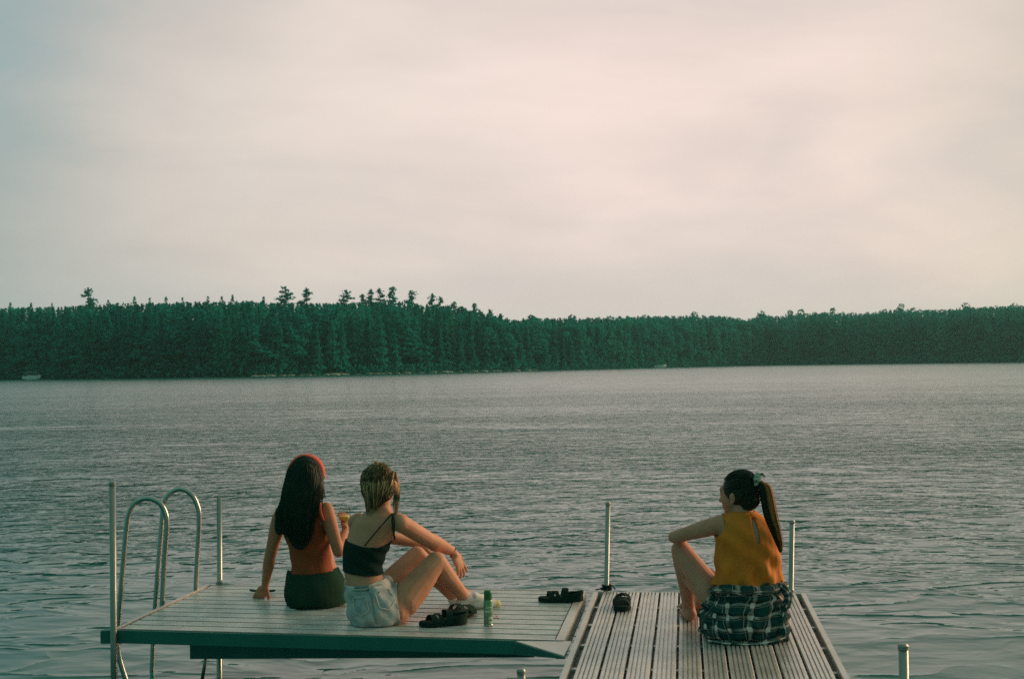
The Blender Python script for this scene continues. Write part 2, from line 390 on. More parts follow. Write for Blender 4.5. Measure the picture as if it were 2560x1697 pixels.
def forest():
    rng = np.random.default_rng(7); V = []; Q = []; MI = []; base = 0
    rows = [(1.5, .60, .90), (5, .74, .96), (10, .84, .98), (16, .90, .99), (24, .94, .985), (33, .955, .99), (44, .965, .995), (52, .965, .99), (60, .975, 1.0)]
    for ri, (d0, lo, hi) in enumerate(rows):
        px = -1100.0
        while px < 3700:
            D = shore_D(px) + d0; step = F / D * (2.7 if ri < 3 else 2.3)
            px += step * rng.uniform(.6, 1.4)
            d = d0 + rng.uniform(-2, 2.5); D = shore_D(px) + d
            ytop = sky_px(px); yb = shore_px(px); fr = rng.uniform(lo, hi)
            y = yb + (ytop - yb) * fr + rng.uniform(-1.5, 3) + (rng.uniform(-3.5, 4) if px > 1300 else 0)
            h = at(px, y, D).z - ground(d)
            if h < 3: continue
            lefty = px < 1300
            kind = rng.choice(['spruce', 'pine', 'round'], p=[.62, .23, .15] if lefty else [.28, .12, .60])
            wd = {'spruce': rng.uniform(1.5, 2.6), 'pine': rng.uniform(2.0, 3.2), 'round': rng.uniform(2.2, 3.6)}[kind]
            n = 620 if ri < 3 else 480
            P, S = crown_points(kind, h, wd, rng, n)
            if ri >= 3: keep = P[:, 2] > h * .4; P = P[keep]; S = S[keep]
            if ri == 0: P[:, 2] *= 1.0
            v, q = quads_at(P, S * 1.15, rng)
            cv, cq = core(kind, h, wd)
            x, yy = forest_xy(px, d); o = np.array([x, yy, ground(d)])
            mi = rng.choice({'spruce': [1, 1, 0, 4], 'pine': [0, 0, 4], 'round': [2, 2, 3]}[kind])
            for a, b in ((v, q),):
                V.append(a + o); Q.append(b + base); MI.append(np.full(len(b), mi)); base += len(a)
    # low shrubs along the waterline
    px = -1100.0
    while px < 3700:
        px += F / shore_D(px) * rng.uniform(.5, 1.3); P = rng.normal(size=(26, 3)) * np.array([.9, .7, .8]) + np.array([0, 0, .9])
        v, q = quads_at(P, np.full(26, .5), rng); x, yy = forest_xy(px, rng.uniform(-.6, 2.2)); V.append(v + np.array([x, yy, .2])); Q.append(q + base); MI.append(np.full(len(q), rng.integers(0, 3))); base += len(v)
    V = np.concatenate(V); Q = np.concatenate(Q); MI = np.concatenate(MI)
    o = npmesh('forest', V, Q, None, mi=MI, mats=[M['needle'], M['needle_b'], M['leaf'], M['leaf_b'], M['needle_c']])
    tag(o, 'dense dark green mixed forest covering the far shore of the lake', 'forest', kind='stuff')
forest()

def tree(name, kind, px, ytop, wd, label, cat, group, d=46, n=620, seed=0):
    rng = np.random.default_rng(seed + int(px)); D = shore_D(px) + d; g0 = ground(d); h = at(px, ytop, D).z - g0
    x, y = forest_xy(px, d); root = empty(name, (x, y, g0), label, cat, group)
    P, S = crown_points(kind, h, wd, rng, n); v, q = quads_at(P, S * (1.15 if kind == 'pine' else 1.25), rng)
    cv, cq = core(kind, h * .9, wd * .4)
    npmesh('crown', np.concatenate([v, cv]) + np.array([x, y, g0]), np.concatenate([q, cq + len(v)]), M['leaf'] if kind == 'round' else M['needle'], root)
    t = MB(); t.tube([(x, y, g0), (x + .1, y, g0 + h * .5), (x, y, g0 + h * .97)], [.24, .16, .03], 7)
    for k in range(9):
        zz = g0 + h * (.45 + .055 * k); th = rng.uniform(0, 6.28); ln = wd * .6 * (1 - .07 * k)
        t.tube([(x, y, zz), (x + ln * math.cos(th), y + ln * math.sin(th), zz + ln * .25)], [.06, .02], 5)
    t.build('trunk', M['bark'], root)

PG = 'tall pines standing above the far treeline'
for px, yt, wd, lab in [
    (222, 719, 3.6, 'lone round-topped pine rising above the far left treeline'),
    (716, 717, 4.0, 'tall pine with long lower boughs, first of the pines above the far forest'),
    (768, 720, 2.8, 'compact columnar pine beside the long-boughed one on the skyline'),
    (868, 725, 3.4, 'spiky pine standing alone between two skyline clusters'),
    (907, 734, 2.2, 'short pine at the left edge of the central skyline cluster'),
    (929, 723, 2.8, 'broad pine inside the central skyline cluster'),
    (951, 722, 2.6, 'narrow pine next to the tallest skyline pine'),
    (985, 717, 3.8, 'tallest ragged open pine of the central skyline cluster'),
    (1030, 726, 4.4, 'wide drooping pine at the right end of the central cluster'),
    (1083, 734, 2.6, 'thin sparse pine where the treeline begins to fall'),
    (1103, 742, 2.4, 'leaning pine right of the thin sparse skyline pine'),
    (1121, 762, 1.8, 'very small pine tip on the falling treeline'),
    (1138, 755, 2.2, 'small layered pine halfway down the falling treeline'),
    (1158, 765, 2.2, 'bushy small pine halfway down the falling treeline'),
    (1187, 758, 2.2, 'slim pine with a tufted top low on the falling treeline'),
    (1201, 774, 2.4, 'squat pine beside the tufted slim pine'),
    (1226, 773, 1.8, 'tiny pointed pine near the foot of the falling treeline'),
    (1252, 784, 1.8, 'last small pine at the foot of the falling treeline'),
]:
    tree('pine_tree', 'pine', px, yt, wd * 1.3, lab, 'pine', PG)
SG = 'pointed spruces breaking the left skyline'
for px, yt, lab in [(27, 756, 'spruce tip nearest the left edge of the far treeline'), (79, 757, 'small spruce tip left of the lone round pine'),
    (131, 758, 'low spruce tip just left of the lone round pine'), (272, 750, 'low spruce right of the lone round pine'),
    (338, 741, 'sharp spruce, first of the four high tips on the left'), (376, 744, 'blunt spruce beside the first high tip'),
    (417, 742, 'pointed spruce in the middle of the left skyline'), (458, 744, 'low pointed spruce in a dip of the left skyline'),
    (522, 741, 'slim spruce left of the highest left tip'), (556, 740, 'stout spruce beside the highest left tip'),
    (583, 737, 'highest slim spruce tip on the left skyline'), (661, 742, 'spruce tip just left of the long-boughed pine')]:
    tree('spruce_tree', 'spruce', px, yt, 2.7, lab, 'spruce', SG, n=300)
RG = 'rounded trees standing out on the right skyline'
for px, yt, wd, lab in [(1330, 787, 2.4, 'small tree bump right of the falling pines'), (1432, 786, 2.8, 'low bushy tree over the middle of the far ridge'),
    (1738, 779, 3.0, 'small round tree alone on the pale far ridge'), (1905, 776, 3.6, 'leafy tree beside the notch in the far ridge'),
    (1978, 775, 2.6, 'small round tree right of the notch in the ridge'), (2005, 773, 3.2, 'wide round tree right of the notch in the ridge'),
    (2084, 770, 2.6, 'small upright tree on the right part of the ridge'), (2256, 759, 3.4, 'pointed leafy tree topping the rise on the right'),
    (2418, 755, 3.6, 'flat-topped tree near the right end of the treeline'), (2540, 758, 4.0, 'broad tree at the right edge of the far treeline')]:
    tree('leafy_tree', 'round', px, yt, wd, lab, 'tree', RG, d=40)

# rocks and boats along the far shore
rr = random.Random(3)
for i in range(34):
    px = 640 + i * 21 + rr.uniform(-8, 8); x, y = forest_xy(px, rr.uniform(-1.6, -.6)); s = rr.uniform(.35, .9)
    bm = bmesh.new(); bmesh.ops.create_icosphere(bm, subdivisions=2, radius=1)
    for vtx in bm.verts: vtx.co = Vector((vtx.co.x * s * rr.uniform(1.4, 1.7), vtx.co.y * s, vtx.co.z * s * .38)) * rr.uniform(.9, 1.1)
    me = bpy.data.meshes.new('shore_rock'); bm.to_mesh(me); bm.free(); me.materials.append(M['rock'])
    o = bpy.data.objects.new('shore_rock', me); o.location = (x, y, .12); sc.collection.objects.link(o)
    tag(o, 'small pale rock at the waterline below the far forest', 'rock', 'pale rocks along the far waterline')
def far_boat(px, py, length, label, canopy):
    D = shore_D(px) - 6; p = at(px, py, D); p.z = 0; root = empty('motor_boat', p, label, 'boat')
    L2 = length / 2
    st = [(-L2, .8, .35, .80), (-L2 * .5, .95, .2, .82), (0, .95, .15, .85), (L2 * .55, .8, .2, .95), (L2, .06, .5, 1.1)]
    vs = []; 
    for x, wd, zb, zt in st: vs += [p + Vector((x, -wd, zt)), p + Vector((x, -wd * .75, zb - .2)), p + Vector((x, wd * .75, zb - .2)), p + Vector((x, wd, zt))]
    fs = [(i * 4 + k, i * 4 + (k + 1) % 4, i * 4 + 4 + (k + 1) % 4, i * 4 + 4 + k) for i in range(4) for k in range(4)] + [(0, 1, 2, 3), (19, 18, 17, 16)]
    MB().add(vs, fs).build('hull', M['boatwhite'], root)
    m = MB(); m.box(p + Vector((-L2 * .2, 0, .82)), (L2 * .22, .55, .2)); m.build('console', M['boatgrey'], root)
    m = MB(); m.box(p + Vector((-L2 * 1.05, 0, .65)), (.18, .2, .35)); m.build('outboard_motor', M['dark'], root)
    if canopy:
        m = MB(); m.box(p + Vector((-L2 * .1, 0, 1.72)), (L2 * .45, .75, .06)); m.build('canopy', M['boatgrey'], root)
        for sx in (-1, 1):
            for sy in (-1, 1):
                m = MB(); m.tube([p + Vector((-L2 * .1 + sx * L2 * .4, sy * .7, .6)), p + Vector((-L2 * .1 + sx * L2 * .4, sy * .7, 1.68))], .03, 6); m.build('canopy_post', M['boatgrey'], root)
    else:
        m = MB(); m.box(p + Vector((L2 * .1, 0, .95)), (.05, .5, .14)); m.build('windscreen', M['boatgrey'], root)
far_boat(80, 945, 4.0, 'pale motor boat with a raised canopy moored by the far left shore', True)
far_boat(1650, 917, 4.6, 'small low white motor boat lying off the far shore right of centre', False)

# ------------------------------------------------------------------ docks
dA = Vector((.462, 7.777, 0)); dd = Vector((math.cos(math.radians(82.5)), math.sin(math.radians(82.5)), 0)); dl = Vector((dd.y, -dd.x, 0))
def rd(s, t, z=DZ): p = dA + dl * s - dd * t; return Vector((p.x, p.y, z))
BL = Vector((-1.923, 8.208, 0)); BR = Vector((.418, 7.795, 0)); FL = Vector((-2.098, 6.838, 0)); FR = Vector((.232, 6.385, 0))
def ld(u, v, z=DZ):
    p = (BL * (1 - u) + BR * u) * (1 - v) + (FL * (1 - u) + FR * u) * v; return Vector((p.x, p.y, z))

def ribbed(prof, ends, name, parent, m=None):
    """prof: list of (offset across 0..w, z); ends: function(offset, which end) -> xy"""
    n = len(prof); vs = [Vector((*ends(o, e)[:2], z)) for e in (0, 1) for o, z in prof]
    mb = MB(); mb.add(vs, [(i, (i + 1) % n, n + (i + 1) % n, n + i) for i in range(n)] + [tuple(range(n - 1, -1, -1)), tuple(range(n, 2 * n))])
    return mb.build(name, m or M['alu'], parent)
def plank_profile(w, nr=5, dep=.010, zt=DZ, th=.03):
    p = [(0, zt - th), (0, zt - .003), (.003, zt)]
    gw = w / nr
    for k in range(1, nr):
        c = k * gw
        p += [(c - gw * .20, zt), (c - gw * .14, zt - dep), (c + gw * .14, zt - dep), (c + gw * .20, zt)]
    p += [(w - .003, zt), (w, zt - .003), (w, zt - th)]
    return p
TL = 9.5
def right_dock():
    root = empty('dock', rd(.6, 3, 0), 'long aluminium dock of lengthwise ribbed planks running out to the woman in mustard', 'dock', 'aluminium docks')
    W = 1.229; rail = .028
    for s0 in (0, W - rail):
        m = MB(); a, b = s0, s0 + rail
        m.hexa([rd(a, 0, DZ - .13), rd(a, TL, DZ - .13), rd(b, TL, DZ - .13), rd(b, 0, DZ - .13), rd(a, 0, DZ + .002), rd(a, TL, DZ + .002), rd(b, TL, DZ + .002), rd(b, 0, DZ + .002)])
        m.build('side_rail', M['alu_clean'], root, bevel=.002)
    n = 10; s0 = .058; pit = (W - 2 * s0 + .012) / n; pw = pit - .012
    for k in range(n):
        a = s0 + k * pit
        ribbed(plank_profile(pw), lambda o, e, a=a: rd(a + o, .012 if e == 0 else TL), 'plank', root)
    m = MB(); m.hexa([rd(rail, 0, DZ - .13), rd(rail, .01, DZ - .13), rd(W - rail, .01, DZ - .13), rd(W - rail, 0, DZ - .13), rd(rail, 0, DZ), rd(rail, .01, DZ), rd(W - rail, .01, DZ), rd(W - rail, 0, DZ)])
    m.build('end_rail', M['alu_clean'], root)
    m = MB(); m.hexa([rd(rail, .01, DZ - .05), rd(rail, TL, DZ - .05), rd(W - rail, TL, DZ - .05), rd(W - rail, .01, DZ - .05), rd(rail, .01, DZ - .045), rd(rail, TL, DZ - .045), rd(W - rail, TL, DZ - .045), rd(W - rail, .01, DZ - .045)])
    m.build('gap_shade_sheet', M['dark'], root)  # dark sheet added under the planks to give their gaps shade
    for j in range(19):
        t = .30 + j * .5
        m = MB(); m.hexa([rd(rail, t, DZ - .0448), rd(rail, t + .04, DZ - .0448), rd(W - rail, t + .04, DZ - .0448), rd(W - rail, t, DZ - .0448), rd(rail, t, DZ - .032), rd(rail, t + .04, DZ - .032), rd(W - rail, t + .04, DZ - .032), rd(W - rail, t, DZ - .032)])
        m.build('joist', M['alu'], root)
    return root
RD = right_dock()
def left_dock():
    root = empty('dock', ld(.5, .5, 0), 'side dock of crosswise planks with two women sitting on it', 'dock', 'aluminium docks')
    n = 11
    for k in range(n):
        v0 = .012 + k * (.976 / n); v1 = v0 + .976 / n - .021; w_ = 1.40 * (v1 - v0)
        ribbed(plank_profile(w_, 3, .0022), lambda o, en, v0=v0, v1=v1, w_=w_: ld(.012 if en == 0 else .978, v0 + (v1 - v0) * o / w_), 'plank', root)
    def strip(a, b, z0, z1, mt, nm, th=.02, inner=1):
        d = (b - a); d.z = 0; q = Vector((d.y, -d.x, 0)).normalized() * th * inner
        m = MB(); A0, B0 = Vector((a.x, a.y, 0)), Vector((b.x, b.y, 0))
        m.hexa([A0 + Vector((0, 0, z0)), B0 + Vector((0, 0, z0)), B0 + q + Vector((0, 0, z0)), A0 + q + Vector((0, 0, z0)),
                A0 + Vector((0, 0, z1)), B0 + Vector((0, 0, z1)), B0 + q + Vector((0, 0, z1)), A0 + q + Vector((0, 0, z1))])
        return m.build(nm, mt, root, bevel=.0015)
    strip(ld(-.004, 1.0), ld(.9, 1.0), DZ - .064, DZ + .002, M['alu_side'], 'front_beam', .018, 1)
    strip(ld(0, 1.0 - .003), ld(.995, 1.0 - .003), DZ + .0045, DZ + .007, M['alu_clean'], 'front_edge_trim', .016, -1)
    strip(ld(0, -.006), ld(1.0, -.006), DZ - .088, DZ + .003, M['alu_clean'], 'back_beam', .018, 1)
    strip(ld(-.003, -.006), ld(-.003, 1.01), DZ - .088, DZ + .004, M['alu_clean'], 'end_beam', .022, -1)
    strip(ld(1.0, -.006), ld(1.0, .985), DZ - .088, DZ + .004, M['alu_clean'], 'end_beam', .045, 1)
    m = MB(); m.hexa([ld(.01, .99, DZ - .06), ld(.98, .99, DZ - .06), ld(.98, .01, DZ - .06), ld(.01, .01, DZ - .06), ld(.01, .99, DZ - .05), ld(.98, .99, DZ - .05), ld(.98, .01, DZ - .05), ld(.01, .01, DZ - .05)]); m.build('gap_shade_sheet', M['dark'], root)  # added dark sheet, keeps the gaps of the side dock in shade
    # deeper beam set back underneath and cross braces
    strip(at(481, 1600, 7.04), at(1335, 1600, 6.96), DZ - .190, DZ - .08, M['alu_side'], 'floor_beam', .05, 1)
    # corner gusset filling the angle between the two docks
    g1 = on(1290, 1603); g2 = on(1418, 1598); g3 = on(1410, 1640)
    m = MB(); m.prism([(g1.x, g1.y), (g3.x, g3.y), (FR.x + .035, FR.y - .0)], DZ - .004, DZ + .0035); m.build('corner_plate', M['alu_clean'], root)
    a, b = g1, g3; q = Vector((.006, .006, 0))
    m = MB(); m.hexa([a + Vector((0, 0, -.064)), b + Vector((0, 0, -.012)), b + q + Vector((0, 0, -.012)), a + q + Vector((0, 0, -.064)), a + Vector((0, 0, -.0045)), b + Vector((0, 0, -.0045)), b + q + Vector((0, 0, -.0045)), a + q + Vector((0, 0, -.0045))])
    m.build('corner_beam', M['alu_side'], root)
    # bolts on the front beam
    for u in (.2, .42, .62, .8):
        p = ld(u, 1.0, DZ - .036); m = MB(); m.lathe(p + Vector((0, .002, 0)), [(.009, 0), (.009, .006), (.005, .010)], 8, (-.18, -1, 0)); m.build('bolt', M['dark'], root)
    # outer bracket at the near left corner
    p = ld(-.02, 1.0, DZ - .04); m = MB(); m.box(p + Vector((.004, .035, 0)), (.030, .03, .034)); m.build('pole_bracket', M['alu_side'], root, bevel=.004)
    return root
LD = left_dock()

def pole(parent, top, foot, r, cap=True, bend=None):
    mb = MB(); pts = [Vector(foot), Vector(top)]
    mb.tube(pts, r, 16); o = mb.build('leg_post', M['pipe'], parent, smooth=True)
    if cap:
        m = MB(); m.lathe(Vector(top) - Vector((0, 0, .012)), [(r * 1.12, 0), (r * 1.12, .012), (r * .8, .018), (r * .2, .020)], 16); m.build('cap', M['pipe'], o)
    return o
def rail_base(parent, p, r):
    m = MB(); m.lathe(p, [(r * 2.0, 0), (r * 2.0, .008), (r * 1.35, .014), (r * 1.3, .045), (r * 1.05, .05)], 14); m.build('post_socket', M['pipe'], parent)
# near left corner post; it passes outside the front beam down into the water
t0 = at(281, 1206, 6.80); pole(LD, t0, (t0.x, t0.y, -.6), .0172)
t0 = at(548, 1244, 8.25); b0 = at(548, 1470, 8.25); pole(LD, t0, (b0.x - .002, b0.y, -.6), .0165, cap=False); rail_base(LD, Vector((b0.x, b0.y, DZ - .035)), .0165)
m = MB(); c0 = at(556, 1463, 8.21); m.tube([c0 + Vector((-.02, 0, .03)), c0 + Vector((.01, 0, .005)), c0 + Vector((.10, 0, -.006))], [.016, .014, .006], 8); m.build('post_bracket', M['pipe'], LD)
t0 = at(1520, 1257, 7.83); b0 = at(1516, 1474, 7.83); d0 = (b0 - t0) / (b0.z - t0.z); pole(RD, t0, b0 + d0 * (-.6 - b0.z), .0142); rail_base(RD, Vector((b0.x, b0.y, DZ - .04)), .0142)
# rope lashing at the foot of this post
rg = random.Random(5); mb = MB()
for k in range(5):
    zz = DZ + .004 + k * .006; rad = .024 + rg.uniform(0, .008)
    mb.tube([Vector((b0.x + rad * math.cos(a) + rg.uniform(-.003, .003), b0.y + rad * math.sin(a) - .005, zz + rg.uniform(-.003, .003))) for a in np.linspace(0, 6.6, 16)], .004, 6)
mb.tube([Vector((b0.x - .02, b0.y - .02, DZ + .012)), Vector((b0.x - .05, b0.y - .03, DZ + .010)), Vector((b0.x - .065, b0.y - .02, DZ + .006))], .0045, 6)
mb.tube([Vector((b0.x + .02, b0.y - .02, DZ + .02)), Vector((b0.x + .035, b0.y - .02, DZ + .028)), Vector((b0.x + .05, b0.y - .03, DZ + .008))], .0045, 6)
tag(mb.build('rope', M['black_strap']), 'dark rope lashed round the foot of the post between the two docks', 'rope')
t0 = at(1980, 1302, 7.72); b0 = at(1977, 1482, 7.72); d0 = (b0 - t0) / (b0.z - t0.z); pole(RD, t0, b0 + d0 * (-.6 - b0.z), .0150); rail_base(RD, Vector((b0.x, b0.y, DZ - .04)), .0150)
t0 = at(2258, 1613, 4.25); pole(RD, t0, (t0.x, t0.y, -.6), .0155)
t0 = at(1303, 1675, 5.0); pole(RD, t0, (t0.x, t0.y, -.6), .0155)
# posts and braces seen below the side dock
a = at(548, 1640, 7.9); m = MB(); m.tube([Vector((a.x, a.y, DZ - .09)), Vector((a.x, a.y, -.6))], .0165, 12); m.build('leg_post', M['pipe'], LD, smooth=True)
m = MB(); m.tube([at(519, 1618, 7.3), at(503, 1712, 7.3)], .010, 10); m.build('brace', M['pipe'], LD, smooth=True)

def ladder():
    root = empty('swim_ladder', on(420, 1500, DZ), 'silver tube ladder with two tall arched handrails at the end of the side dock', 'ladder')
    def arch(pts, D):
        c = [at(px, py, D) for px, py in pts]
        # Catmull-Rom through the measured points
        out = []
        for i in range(len(c) - 1):
            p0, p1, p2, p3 = c[max(i - 1, 0)], c[i], c[i + 1], c[min(i + 2, len(c) - 1)]
            for k in range(6):
                t = k / 6; out.append(.5 * ((2 * p1) + (p2 - p0) * t + (2 * p0 - 5 * p1 + 4 * p2 - p3) * t * t + (3 * p1 - p0 - 3 * p2 + p3) * t ** 3))
        out.append(c[-1]); m = MB(); m.tube(out, .0150, 14); return m.build('handrail', M['steel'], root, smooth=True)
    arch([(405, 1530), (406, 1500), (411, 1400), (417, 1310), (411, 1275), (395, 1254), (368, 1245), (341, 1254), (325, 1275), (317, 1310), (307, 1420), (296, 1555), (294, 1610), (301, 1655), (322, 1720)], 7.62)
    arch([(489, 1500), (490, 1470), (493, 1400), (498, 1300), (493, 1262), (477, 1234), (450, 1222), (424, 1233), (409, 1258), (405, 1300), (396, 1410), (388, 1515), (383, 1600), (378, 1740)], 8.06)
    for py in (1790, 1840):
        m = MB(); a, b = at(302, py - 6, 7.62), at(381, py - 24, 8.06); m.tube([a, b], .014, 8); m.build('rung', M['steel'], root)
ladder()


# ------------------------------------------------------------------ people
class Body:
    """tapered limbs, lofted torso and ellipsoids, fused into one continuous surface by voxel remeshing"""
    def __init__(s): s.p = []
    def limb(s, pts, tags='limb'):                   # pts: (Vector, radius)
        for (a, ra), (b, rb) in zip(pts[:-1], pts[1:]): s.p.append(('cone', tags, a, ra, b, rb))
        for a, ra in pts: s.p.append(('ball', tags, a, (ra, ra, ra), None))
    def ell(s, c, r, R=None, tags='torso'): s.p.append(('ball', tags, c, r, R))
    def loft(s, secs, yaw=0.0, tags='torso', pw=2.0): s.p.append(('loft', tags, secs, yaw, pw))
    def mesh(s, tags=None, inf=0.0, voxel=.0045, smooth=6, inff=None):
        mb = MB()
        for q in s.p:
            if tags is not None and q[1] not in tags: continue
            k = inff(q) if inff else inf
            if q[0] == 'cone':
                _, _, a, ra, b, rb = q; t = b - a
                if t.length < 1e-4: continue
                mb.tube([a, b], [ra + k, rb + k], 14)
            elif q[0] == 'ball': mb.ball(q[2], tuple(x + k for x in q[3]), 14, 9, q[4])
            else:
                _, _, secs, yaw, pw = q; vs = []; n = 28; cy, sy = math.cos(yaw), math.sin(yaw)
                m = len(secs); fine = []
                for i in range(m - 1):
                    for j in range(4):
                        t = j / 4; p0, p1, p2, p3 = secs[max(i - 1, 0)], secs[i], secs[i + 1], secs[min(i + 2, m - 1)]
                        cr = lambda a0, a1, a2, a3: .5 * ((2 * a1) + (a2 - a0) * t + (2 * a0 - 5 * a1 + 4 * a2 - a3) * t * t + (3 * a1 - a0 - 3 * a2 + a3) * t ** 3)
                        fine.append((cr(p0[0], p1[0], p2[0], p3[0]), cr(p0[1], p1[1], p2[1], p3[1]), cr(p0[2], p1[2], p2[2], p3[2])))
                fine.append(secs[-1])
                for c, a, b in fine:
                    for j in range(n):
                        th = 2 * math.pi * j / n; ct, st = math.cos(th), math.sin(th); e = 2 / pw
                        x = math.copysign(abs(ct) ** e, ct) * (a + k); y = math.copysign(abs(st) ** e, st) * (b + k)
                        vs.append(c + Vector((x * cy - y * sy, x * sy + y * cy, 0)))
                m = len(fine)
                fs = [(i * n + j, i * n + (j + 1) % n, (i + 1) * n + (j + 1) % n, (i + 1) * n + j) for i in range(m - 1) for j in range(n)]
                fs += [tuple(range(n - 1, -1, -1)), tuple((m - 1) * n + j for j in range(n))]
                mb.add(vs, fs)
        me = bpy.data.meshes.new('tmp'); me.from_pydata(mb.v, [], mb.f)
        bm = bmesh.new(); bm.from_mesh(me); bmesh.ops.recalc_face_normals(bm, faces=bm.faces); bm.to_mesh(me); bm.free()
        o = bpy.data.objects.new('tmp', me); sc.collection.objects.link(o)
        r = o.modifiers.new('r', 'REMESH'); r.mode = 'VOXEL'; r.voxel_size = voxel
        if smooth: r = o.modifiers.new('s', 'SMOOTH'); r.factor = .5; r.iterations = smooth
        dg = bpy.context.evaluated_depsgraph_get(); out = bpy.data.meshes.new_from_object(o.evaluated_get(dg))
        bpy.data.objects.remove(o); bpy.data.meshes.remove(me); return out

def finish(me, name, mat_, parent=None, smooth=True):
    me.name = name; me.materials.clear(); me.materials.append(mat_)
    if smooth: me.shade_smooth()
    return link(bpy.data.objects.new(name, me), parent)
def arr(me):
    v = np.empty(len(me.vertices) * 3); me.vertices.foreach_get('co', v); return v.reshape(-1, 3)
def garment(me, name, mat_, parent, keep, disp=None, thick=.004, matf=None, mats=None):
    """cut a cloth out of a closed shell: keep(v)->mask, disp(v,n)->metres along the normal"""
    v = arr(me); nn = np.empty(len(v) * 3); me.vertices.foreach_get('normal', nn); nn = nn.reshape(-1, 3)
    if disp is not None: v = v + nn * disp(v, nn)[:, None]
    mk = keep(v)
    fv = [tuple(p.vertices) for p in me.polygons]; ok = [q for q in fv if all(mk[i] for i in q)]
    used = sorted({i for q in ok for i in q}); mp = {a: b for b, a in enumerate(used)}
    out = bpy.data.meshes.new(name); out.from_pydata([tuple(v[i]) for i in used], [], [tuple(mp[i] for i in q) for q in ok])
    bm = bmesh.new(); bm.from_mesh(out)
    # smooth the cut edge
    for _ in range(10):
        new = {}
        for x in bm.verts:
            be = [e for e in x.link_edges if e.is_boundary]
            if len(be) == 2:
                a, b = be[0].other_vert(x).co, be[1].other_vert(x).co; new[x] = x.co * .5 + (a + b) * .25
        for x, c in new.items(): x.co = c
    bm.to_mesh(out); bm.free(); out.shade_smooth()
    for m_ in (mats or [mat_]): out.materials.append(m_)
    if matf:
        for p in out.polygons: p.material_index = matf(p.center)
    o = link(bpy.data.objects.new(name, out), parent)
    sm = o.modifiers.new('thickness', 'SOLIDIFY'); sm.thickness = thick; sm.offset = -1
    return o

def frame(f, u=(0, 0, 1)):
    f = Vector(f).normalized(); u = Vector(u); u = (u - f * u.dot(f)).normalized(); r = f.cross(u)
    return Matrix((f, r, u)).transposed()             # local x forward, y right, z up
def head(B, c, f, u=(0, 0, 1), k=1.0):
    Rm = frame(f, u); P = lambda x, y, z: c + Rm @ Vector((x * k, y * k, z * k)); E = lambda x, y, z, a, b, d: B.ell(P(x, y, z), (a * k, b * k, d * k), Rm, 'head')
    E(-.012, 0, .022, .092, .073, .088); E(.030, 0, -.010, .066, .064, .085); E(.034, 0, -.052, .056, .050, .058)
    E(.070, 0, -.088, .020, .022, .018); E(.074, 0, .030, .020, .050, .024); E(.080, 0, .012, .012, .046, .009)
    B.p.append(('cone', 'head', P(.086, 0, .008), .007 * k, P(.106, 0, -.026), .012 * k)); E(.106, 0, -.028, .012, .014, .010)
    E(.086, 0, -.052, .012, .022, .007); E(.084, 0, -.064, .013, .020, .008)
    E(.062, .034, -.030, .020, .018, .022); E(.062, -.034, -.030, .020, .018, .022)
    for sgn in (-1, 1): 
        E(-.006, sgn * .074, -.012, .017, .007, .028); E(-.012, sgn * .080, -.002, .012, .008, .018); E(-.002, sgn * .074, -.036, .009, .007, .010)
    return Rm, P
def eyes(P, parent, k=1.0):
    for sgn in (-1, 1):
        m = MB(); m.ball(P(.0735, sgn * .030, -.004), .0112 * k, 10, 8); o = m.build('eye', M['eye'], parent, smooth=True)
        m = MB(); m.ball(P(.0795, sgn * .030, -.004), .0060 * k, 8, 6); m.build('iris', M['dark'], o, smooth=True)
def hand(B, wrist, d, nrm, curl=.35, spread=.10, side=1, thumb=(.75, .3), k=1.0, curls=None):
    """palm along d, back of the hand towards nrm; fingers bend away from nrm; side = where the thumb is"""
    d = Vector(d).normalized(); nrm = Vector(nrm); nrm = (nrm - d * nrm.dot(d)).normalized(); s = d.cross(nrm) * side
    Rm = Matrix((d, s, nrm)).transposed()
    B.p.append(('cone', 'hand', wrist, .021 * k, wrist + d * .03 * k, .022 * k))
    B.ell(wrist + d * .052 * k, (.045 * k, .038 * k, .0145 * k), Rm, 'hand')
    B.ell(wrist + d * .030 * k + s * .018 * k - nrm * .006 * k, (.030 * k, .016 * k, .014 * k), Rm, 'hand')
    for i, (o, L_) in enumerate(zip((.028, .0095, -.0095, -.028), (.068, .076, .070, .056))):
        q = wrist + d * (.083 - abs(i - 1.2) * .004) * k + s * o * k; a = spread * (1.5 - i)
        dirv = (d * math.cos(a) + s * math.sin(a)).normalized(); ang = 0; c_ = (curls[i] if curls else curl); pts = [(q - dirv * .02 * k, .0088 * k)]
        pts.append((q, .0088 * k))
        for j, seg in enumerate((.46, .30, .24)):
            ang += c_ * (1 + .5 * j); q = q + (dirv * math.cos(ang) - nrm * math.sin(ang)) * L_ * seg * k; pts.append((q, (.0082, .0074, .0062)[j] * k))
        B.limb(pts, 'hand')
    q = wrist + d * .022 * k + s * .026 * k - nrm * .004 * k; tv = (d * thumb[0] + s * (1 - thumb[0] * .5) - nrm * thumb[1]).normalized(); q2 = q + tv * .036 * k; tv2 = (tv + d * .6).normalized()
    B.limb([(q, .0125 * k), (q2, .0105 * k), (q2 + tv2 * .030 * k, .0085 * k)], 'hand')
